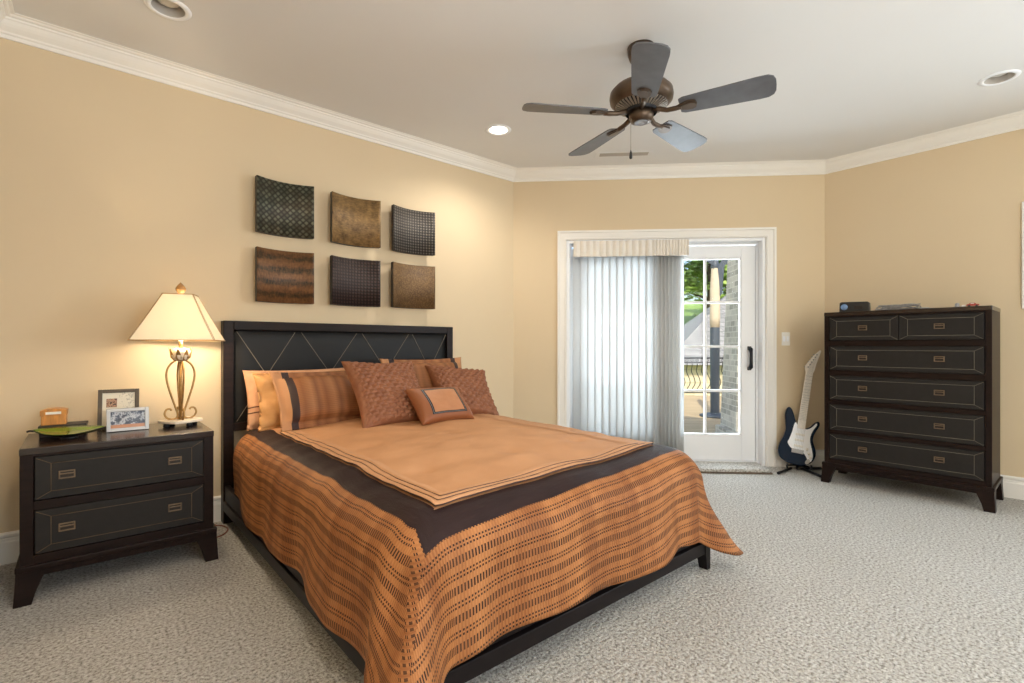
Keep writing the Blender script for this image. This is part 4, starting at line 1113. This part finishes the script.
for k in range(6):
    z = .865 + .024 * k; x = -.024 + .0105 * k + .006
    bm = BM(); lathe(bm, [(.006, 0), (.006, .006), (.003, .007), (.003, .011), (0, .011)], 10, (0, 0, 0), caps=False); bm.transform(Matrix.Translation((x, -.030, z)) @ Matrix.Rotation(R(90), 4, 'X'))
    box(bm, x - .030, -.026, z - .004, x - .012, -.018, z + .004, .002); obj('tuning_peg', bm, 'silver', gt)
bm = BM()
for k in range(6):
    x0_, x1_ = -.0315 + .0126 * k, -.0165 + .0066 * k; tube(bm, [(x0_, -.040, .104), (x1_, -.0375, .82), (-.018 + .0105 * k, -.035, .866 + .024 * k)], .0006, 4)
obj('strings', bm, 'silver', gt)
stn = thing('guitar_stand', 'black folding guitar stand holding the guitar beside the tall chest', 'stand', (GX, GY, 0), GA)
bm = BM(); tube(bm, [(-.05, .05, .015), (-.135, -.10, .012), (-.175, -.17, .011)], [.011, .011, .013], 8); obj('leg', bm, 'blackmetal', stn)
bm = BM(); tube(bm, [(.05, .05, .015), (.12, -.10, .012), (.15, -.17, .011)], [.011, .011, .013], 8); obj('leg', bm, 'blackmetal', stn)
bm = BM(); tube(bm, [(0, .05, .016), (.10, .11, .012), (.20, .16, .011)], [.011, .011, .013], 8); obj('leg', bm, 'blackmetal', stn)
bm = BM(); tube(bm, [(0, .05, .012), (0, .06, .06), (.02, .115, .42)], .010, 8); obj('upright', bm, 'blackmetal', stn)
bm = BM()
tube(bm, [(0, .055, .045), (-.085, .04, .040), (-.09, -.05, .040), (-.09, -.055, .075)], .008, 8); tube(bm, [(0, .055, .045), (.085, .04, .040), (.09, -.05, .040), (.09, -.055, .075)], .008, 8); obj('cradle', bm, 'black', stn)

# door mat of pale pile; dark strip paints the shadow under its edge
mt = thing('door_mat', 'pale pile door mat with painted shadow edge in front of the patio door', 'mat', DW(1.55, -.155), DW_ROT)
bm = BM(); box(bm, -.72, -.14, .006, .67, .14, .040, .012); obj('mat_pile', bm, 'mat', mt)
M['matshade'] = plain('mat_edge_shade', rgb(104, 92, 80), .9, var=.3, scale=60)
bm = BM(); box(bm, -.735, -.153, 0, .685, .14, .014, .004); obj('mat_shade_strip', bm, 'matshade', mt)

# ------------------------------------------------------------------ outside
def wood_boards(name, c1, c2, w):
    m, nt, b, out = new_mat(name); g = G(nt); M[name] = m; b.inputs['Roughness'].default_value = .7
    v = g.coord('Object'); sep = g.n('ShaderNodeSeparateXYZ', {0: v})
    gap = g.math('LESS_THAN', frac2(g, sep.outputs[1], 1 / w), .07)
    n1 = g.noise(g.n('ShaderNodeMapping', {0: v, 3: (.8, 1 / w * 1.0, 1)}).outputs[0], 1.2, 4)
    nt.links.new(g.mix(gap, g.ramp(n1.outputs[0], [(.3, c1), (.7, c2)]), rgb(70, 58, 46)), b.inputs['Base Color'])
wood_boards('deck_boards', rgb(176, 152, 116), rgb(206, 182, 142), .14)
DZ = -.12
bm = BM(); box(bm, -5, T + .02, DZ - .06, 10, 7.75, DZ); struct('deck', bm, 'deck_boards', loc=DW_LOC, rot=(0, 0, DW_ROT))
m, nt, b, out = new_mat('lawn_grass'); g = G(nt); M['grass'] = m; b.inputs['Roughness'].default_value = .9
nt.links.new(g.ramp(g.noise(g.coord('Object'), 3, 6, .7).outputs[0], [(.3, rgb(96, 128, 44)), (.7, rgb(156, 184, 84))]), b.inputs['Base Color'])
bm = BM()
gp = [(-40, 0, -1.2), (40, 0, -1.2), (40, 13, -1.0), (-40, 13, -1.0), (40, 42, 5.2), (-40, 42, 5.2), (40, 90, 8), (-40, 90, 8)]
vs = [bm.verts.new(p) for p in gp]
for q in ((0, 1, 2, 3), (3, 2, 4, 5), (5, 4, 6, 7)): bm.faces.new([vs[i] for i in q])
struct('lawn', bm, 'grass', loc=DW_LOC, rot=(0, 0, DW_ROT))
# iron railing
rl = thing('iron_railing', 'black iron railing with curved balusters along the deck edge', 'railing', DW(4.3, 7.6, DZ), DW_ROT)
bm = BM(); box(bm, -3, -.02, .90, 3, .02, .935, .004); obj('top_rail', bm, 'blackmetal', rl)
bm = BM(); box(bm, -3, -.012, .07, 3, .012, .095, .003); box(bm, -3, -.012, .80, 3, .012, .82, .003); obj('lower_rail', bm, 'blackmetal', rl)
for px_ in (-3, -1.0, 1.0, 3):
    bm = BM(); box(bm, px_ - .025, -.025, 0, px_ + .025, .025, .98, .004); obj('post', bm, 'blackmetal', rl)
bs_ = [(0, 0, .09), (.0, -.02, .18), (.03, -.10, .30), (.02, -.11, .42), (-.02, -.03, .60), (0, 0, .72), (0, 0, .81)]
for k in range(50):
    x = -2.9 + .118 * k
    if min(abs(x - q) for q in (-3, -1, 1, 3)) < .05: continue
    bm = BM(); tube(bm, [(x + p.x * 1.3, p.y, p.z) for p in spline(bs_, 3)], .010, 6); o = obj('baluster', bm, 'blackmetal', rl)
bm = BM()
for k in range(50):
    x = -2.9 + .118 * k; tube(bm, [(x + .03 * math.cos(a * math.pi / 5), 0, .86 + .03 * math.sin(a * math.pi / 5)) for a in range(10)], .006, 5, closed=True)
obj('ring_frieze', bm, 'blackmetal', rl)
def stone(name, c1, c2, mortar, sc, bw=.5, rh=.25):
    m, nt, b, out = new_mat(name); g = G(nt); M[name] = m; b.inputs['Roughness'].default_value = .85
    v = g.coord('Object'); sep = g.n('ShaderNodeSeparateXYZ', {0: v})
    uvw = g.n('ShaderNodeCombineXYZ', {0: g.math('ADD', sep.outputs[0], sep.outputs[1]), 1: sep.outputs[2]}).outputs[0]
    br = g.n('ShaderNodeTexBrick', {'Vector': uvw, 'Color1': c1, 'Color2': c2, 'Mortar': mortar, 'Scale': sc, 'Mortar Size': .02, 'Brick Width': bw, 'Row Height': rh})
    nt.links.new(g.mix(.25, br.outputs[0], g.ramp(g.noise(v, 12, 4).outputs[0], [(.3, c2), (.7, c1)])), b.inputs['Base Color'])
stone('grey_stone', rgb(196, 190, 180), rgb(140, 137, 130), rgb(206, 200, 190), 3.4)
stone('cream_stone', rgb(232, 214, 184), rgb(212, 192, 160), rgb(188, 168, 138), 1.2)
stone('shingle', rgb(158, 155, 152), rgb(128, 127, 126), rgb(96, 95, 95), 1.6)
# battered stone pillar
sc_ = thing('stone_pillar', 'grey stone pillar on the deck seen through the door glass', 'pillar', DW(2.98, 2.10, DZ), DW_ROT)
bm = BM(); prism(bm, [(-.29, -.29), (.29, -.29), (.29, .29), (-.29, .29)], lambda u, v: (u, v, 0), lambda u, v: (u * .66, v * .66, 3.1)); obj('pillar_shaft', bm, 'grey_stone', sc_)
bm = BM(); box(bm, -.34, -.34, 0, .34, .34, .12, .01); obj('pillar_base', bm, 'grey_stone', sc_)
# closed patio umbrella
M['canvas'] = plain('beige_canvas', rgb(206, 188, 162), .8, var=.06)
M['slate'] = plain('slate_blue', rgb(72, 79, 88), .5, var=.08)
ub = thing('patio_umbrella', 'closed beige patio umbrella with dark tie on the deck', 'umbrella', DW(3.17, 4.10, DZ))
bm = BM(); lathe(bm, [(.0, 1.50), (.075, 1.50), (.085, 1.7), (.080, 2.2), (.060, 2.55), (.045, 2.75), (.055, 2.82), (.03, 3.0), (0, 2.98)], 20, caps=False); obj('canopy', bm, 'canvas', ub, smooth=True)
bm = BM(); lathe(bm, [(.064, 2.54), (.072, 2.56), (.054, 2.70), (.05, 2.70)], 20, caps=False)
for s_ in (-1, 1):
    prism(bm, [(0, 2.60), (s_ * .06, 2.68), (s_ * .25, 2.74), (s_ * .27, 2.70), (s_ * .09, 2.58), (s_ * .05, 2.10), (0, 2.05)], lambda u, v: (u * Q, -.075 - u * Q, v), lambda u, v: (u * Q, -.065 - u * Q, v))
obj('tie', bm, 'slate', ub)
bm = BM(); lathe(bm, [(.074, .04), (.078, .8), (.078, 1.52), (.055, 1.64), (0, 1.70)], 20, caps=False); obj('pole_cover', bm, 'slate', ub, smooth=True)
bm = BM(); lathe(bm, [(0, 0), (.25, 0), (.25, .03), (.12, .06), (0, .06)], 24, caps=False); obj('umbrella_base', bm, 'slate', ub)
# neighbouring houses
hs_ = thing('stone_house', 'cream stone house beyond the deck on the right', 'house', DW(14.0, 19.0, -1), DW_ROT)
bm = BM(); box(bm, -3.6, -2.4, 0, 6, 1.6, 7.2); obj('house_wall', bm, 'cream_stone', hs_)
bm = BM(); prism(bm, [(-3.6, 7.2), (6.4, 7.2), (1.4, 10)], lambda u, v: (u, -3.4, v), lambda u, v: (u, 1.4, v)); obj('house_roof', bm, 'shingle', hs_)
gh = thing('shingled_outbuilding', 'low building with pale grey shingle roof below the lawn', 'building', DW(6.1, 12.0, -1.1), DW_ROT)
bm = BM(); box(bm, -2.0, -.8, 0, 3.7, 3.8, 1.62); obj('building_wall', bm, 'cream_stone', gh)
bm = BM(); e = [(-2.3, -1.1, 1.6), (4.0, -1.1, 1.6), (4.0, 4.1, 1.6), (-2.3, 4.1, 1.6)]; vs = [bm.verts.new(p) for p in e + [(.5, 1.5, 4.0), (2.3, 1.5, 4.0)]]
for q in ((0, 1, 5, 4), (1, 2, 5), (2, 3, 4, 5), (3, 0, 4), (0, 3, 2, 1)): bm.faces.new([vs[k] for k in q])
obj('building_roof', bm, 'shingle', gh)
# trees and shrub: branches and leaf clumps
m, nt, b, out = new_mat('leaves'); g = G(nt); M['leaves'] = m; b.inputs['Roughness'].default_value = .7
nt.links.new(g.ramp(g.noise(g.coord('Object'), 2.5, 4, .7).outputs[0], [(.3, rgb(92, 130, 52)), (.7, rgb(186, 206, 112))]), b.inputs['Base Color'])
M['bark'] = plain('bark', rgb(84, 66, 54), .9, var=.3)
def tree(label, loc, h, r, n, seed, name='tree', leaf=.16):
    rnd = random.Random(seed); t = thing(name, label, 'shrub' if name == 'shrub' else 'tree', loc)
    bm = BM(); tube(bm, [(0, 0, -.5), (.05 * h * .2, 0, h * .35), (0, .1, h * .9)], [h * .028, h * .02, h * .006], 8); boughs = []
    for k in range(9):
        a = k * 2.4; z = h * (.16 + .08 * k); q = r * (.95 - .07 * k); e = (q * math.cos(a), q * math.sin(a), z + h * .05); boughs.append(e)
        tube(bm, [(0, 0, z), (e[0] * .5, e[1] * .5, z + h * .05), e], [h * .010, h * .007, h * .003], 6)
    obj('trunk', bm, 'bark', t)
    bm = BM()
    for k in range(n):
        e = rnd.choice(boughs); f = rnd.uniform(.25, 1.1)
        c_ = Vector((e[0] * f, e[1] * f, e[2] + rnd.uniform(-.03, .07) * h)) + Vector((rnd.gauss(0, r * .14), rnd.gauss(0, r * .14), rnd.gauss(0, r * .07)))
        R3 = Matrix.Rotation(rnd.uniform(0, 6.28), 3, 'Z') @ Matrix.Rotation(rnd.uniform(-1.2, 1.2), 3, 'X'); s_ = leaf * rnd.uniform(.6, 1.3)
        bm.faces.new([bm.verts.new(c_ + R3 @ Vector(p) * s_) for p in ((-1, 0, 0), (0, -.45, .1), (1, 0, 0), (0, .45, .1))])
    obj('foliage', bm, 'leaves', t)
tree('green conifer left of the tree seen through the left door panes', DW(9.6, 25.0, 1.6), 9.0, 3.0, 4200, 3, leaf=.26)
tree('leafy tree behind the patio umbrella seen through the right door panes', DW(12.3, 30.0, 2.6), 9.0, 3.2, 4200, 5, leaf=.26)
tree('small bright green shrub on the lawn above the shingled roof', DW(8.6, 21.5, .9), 1.6, .9, 900, 11, 'shrub', .09)
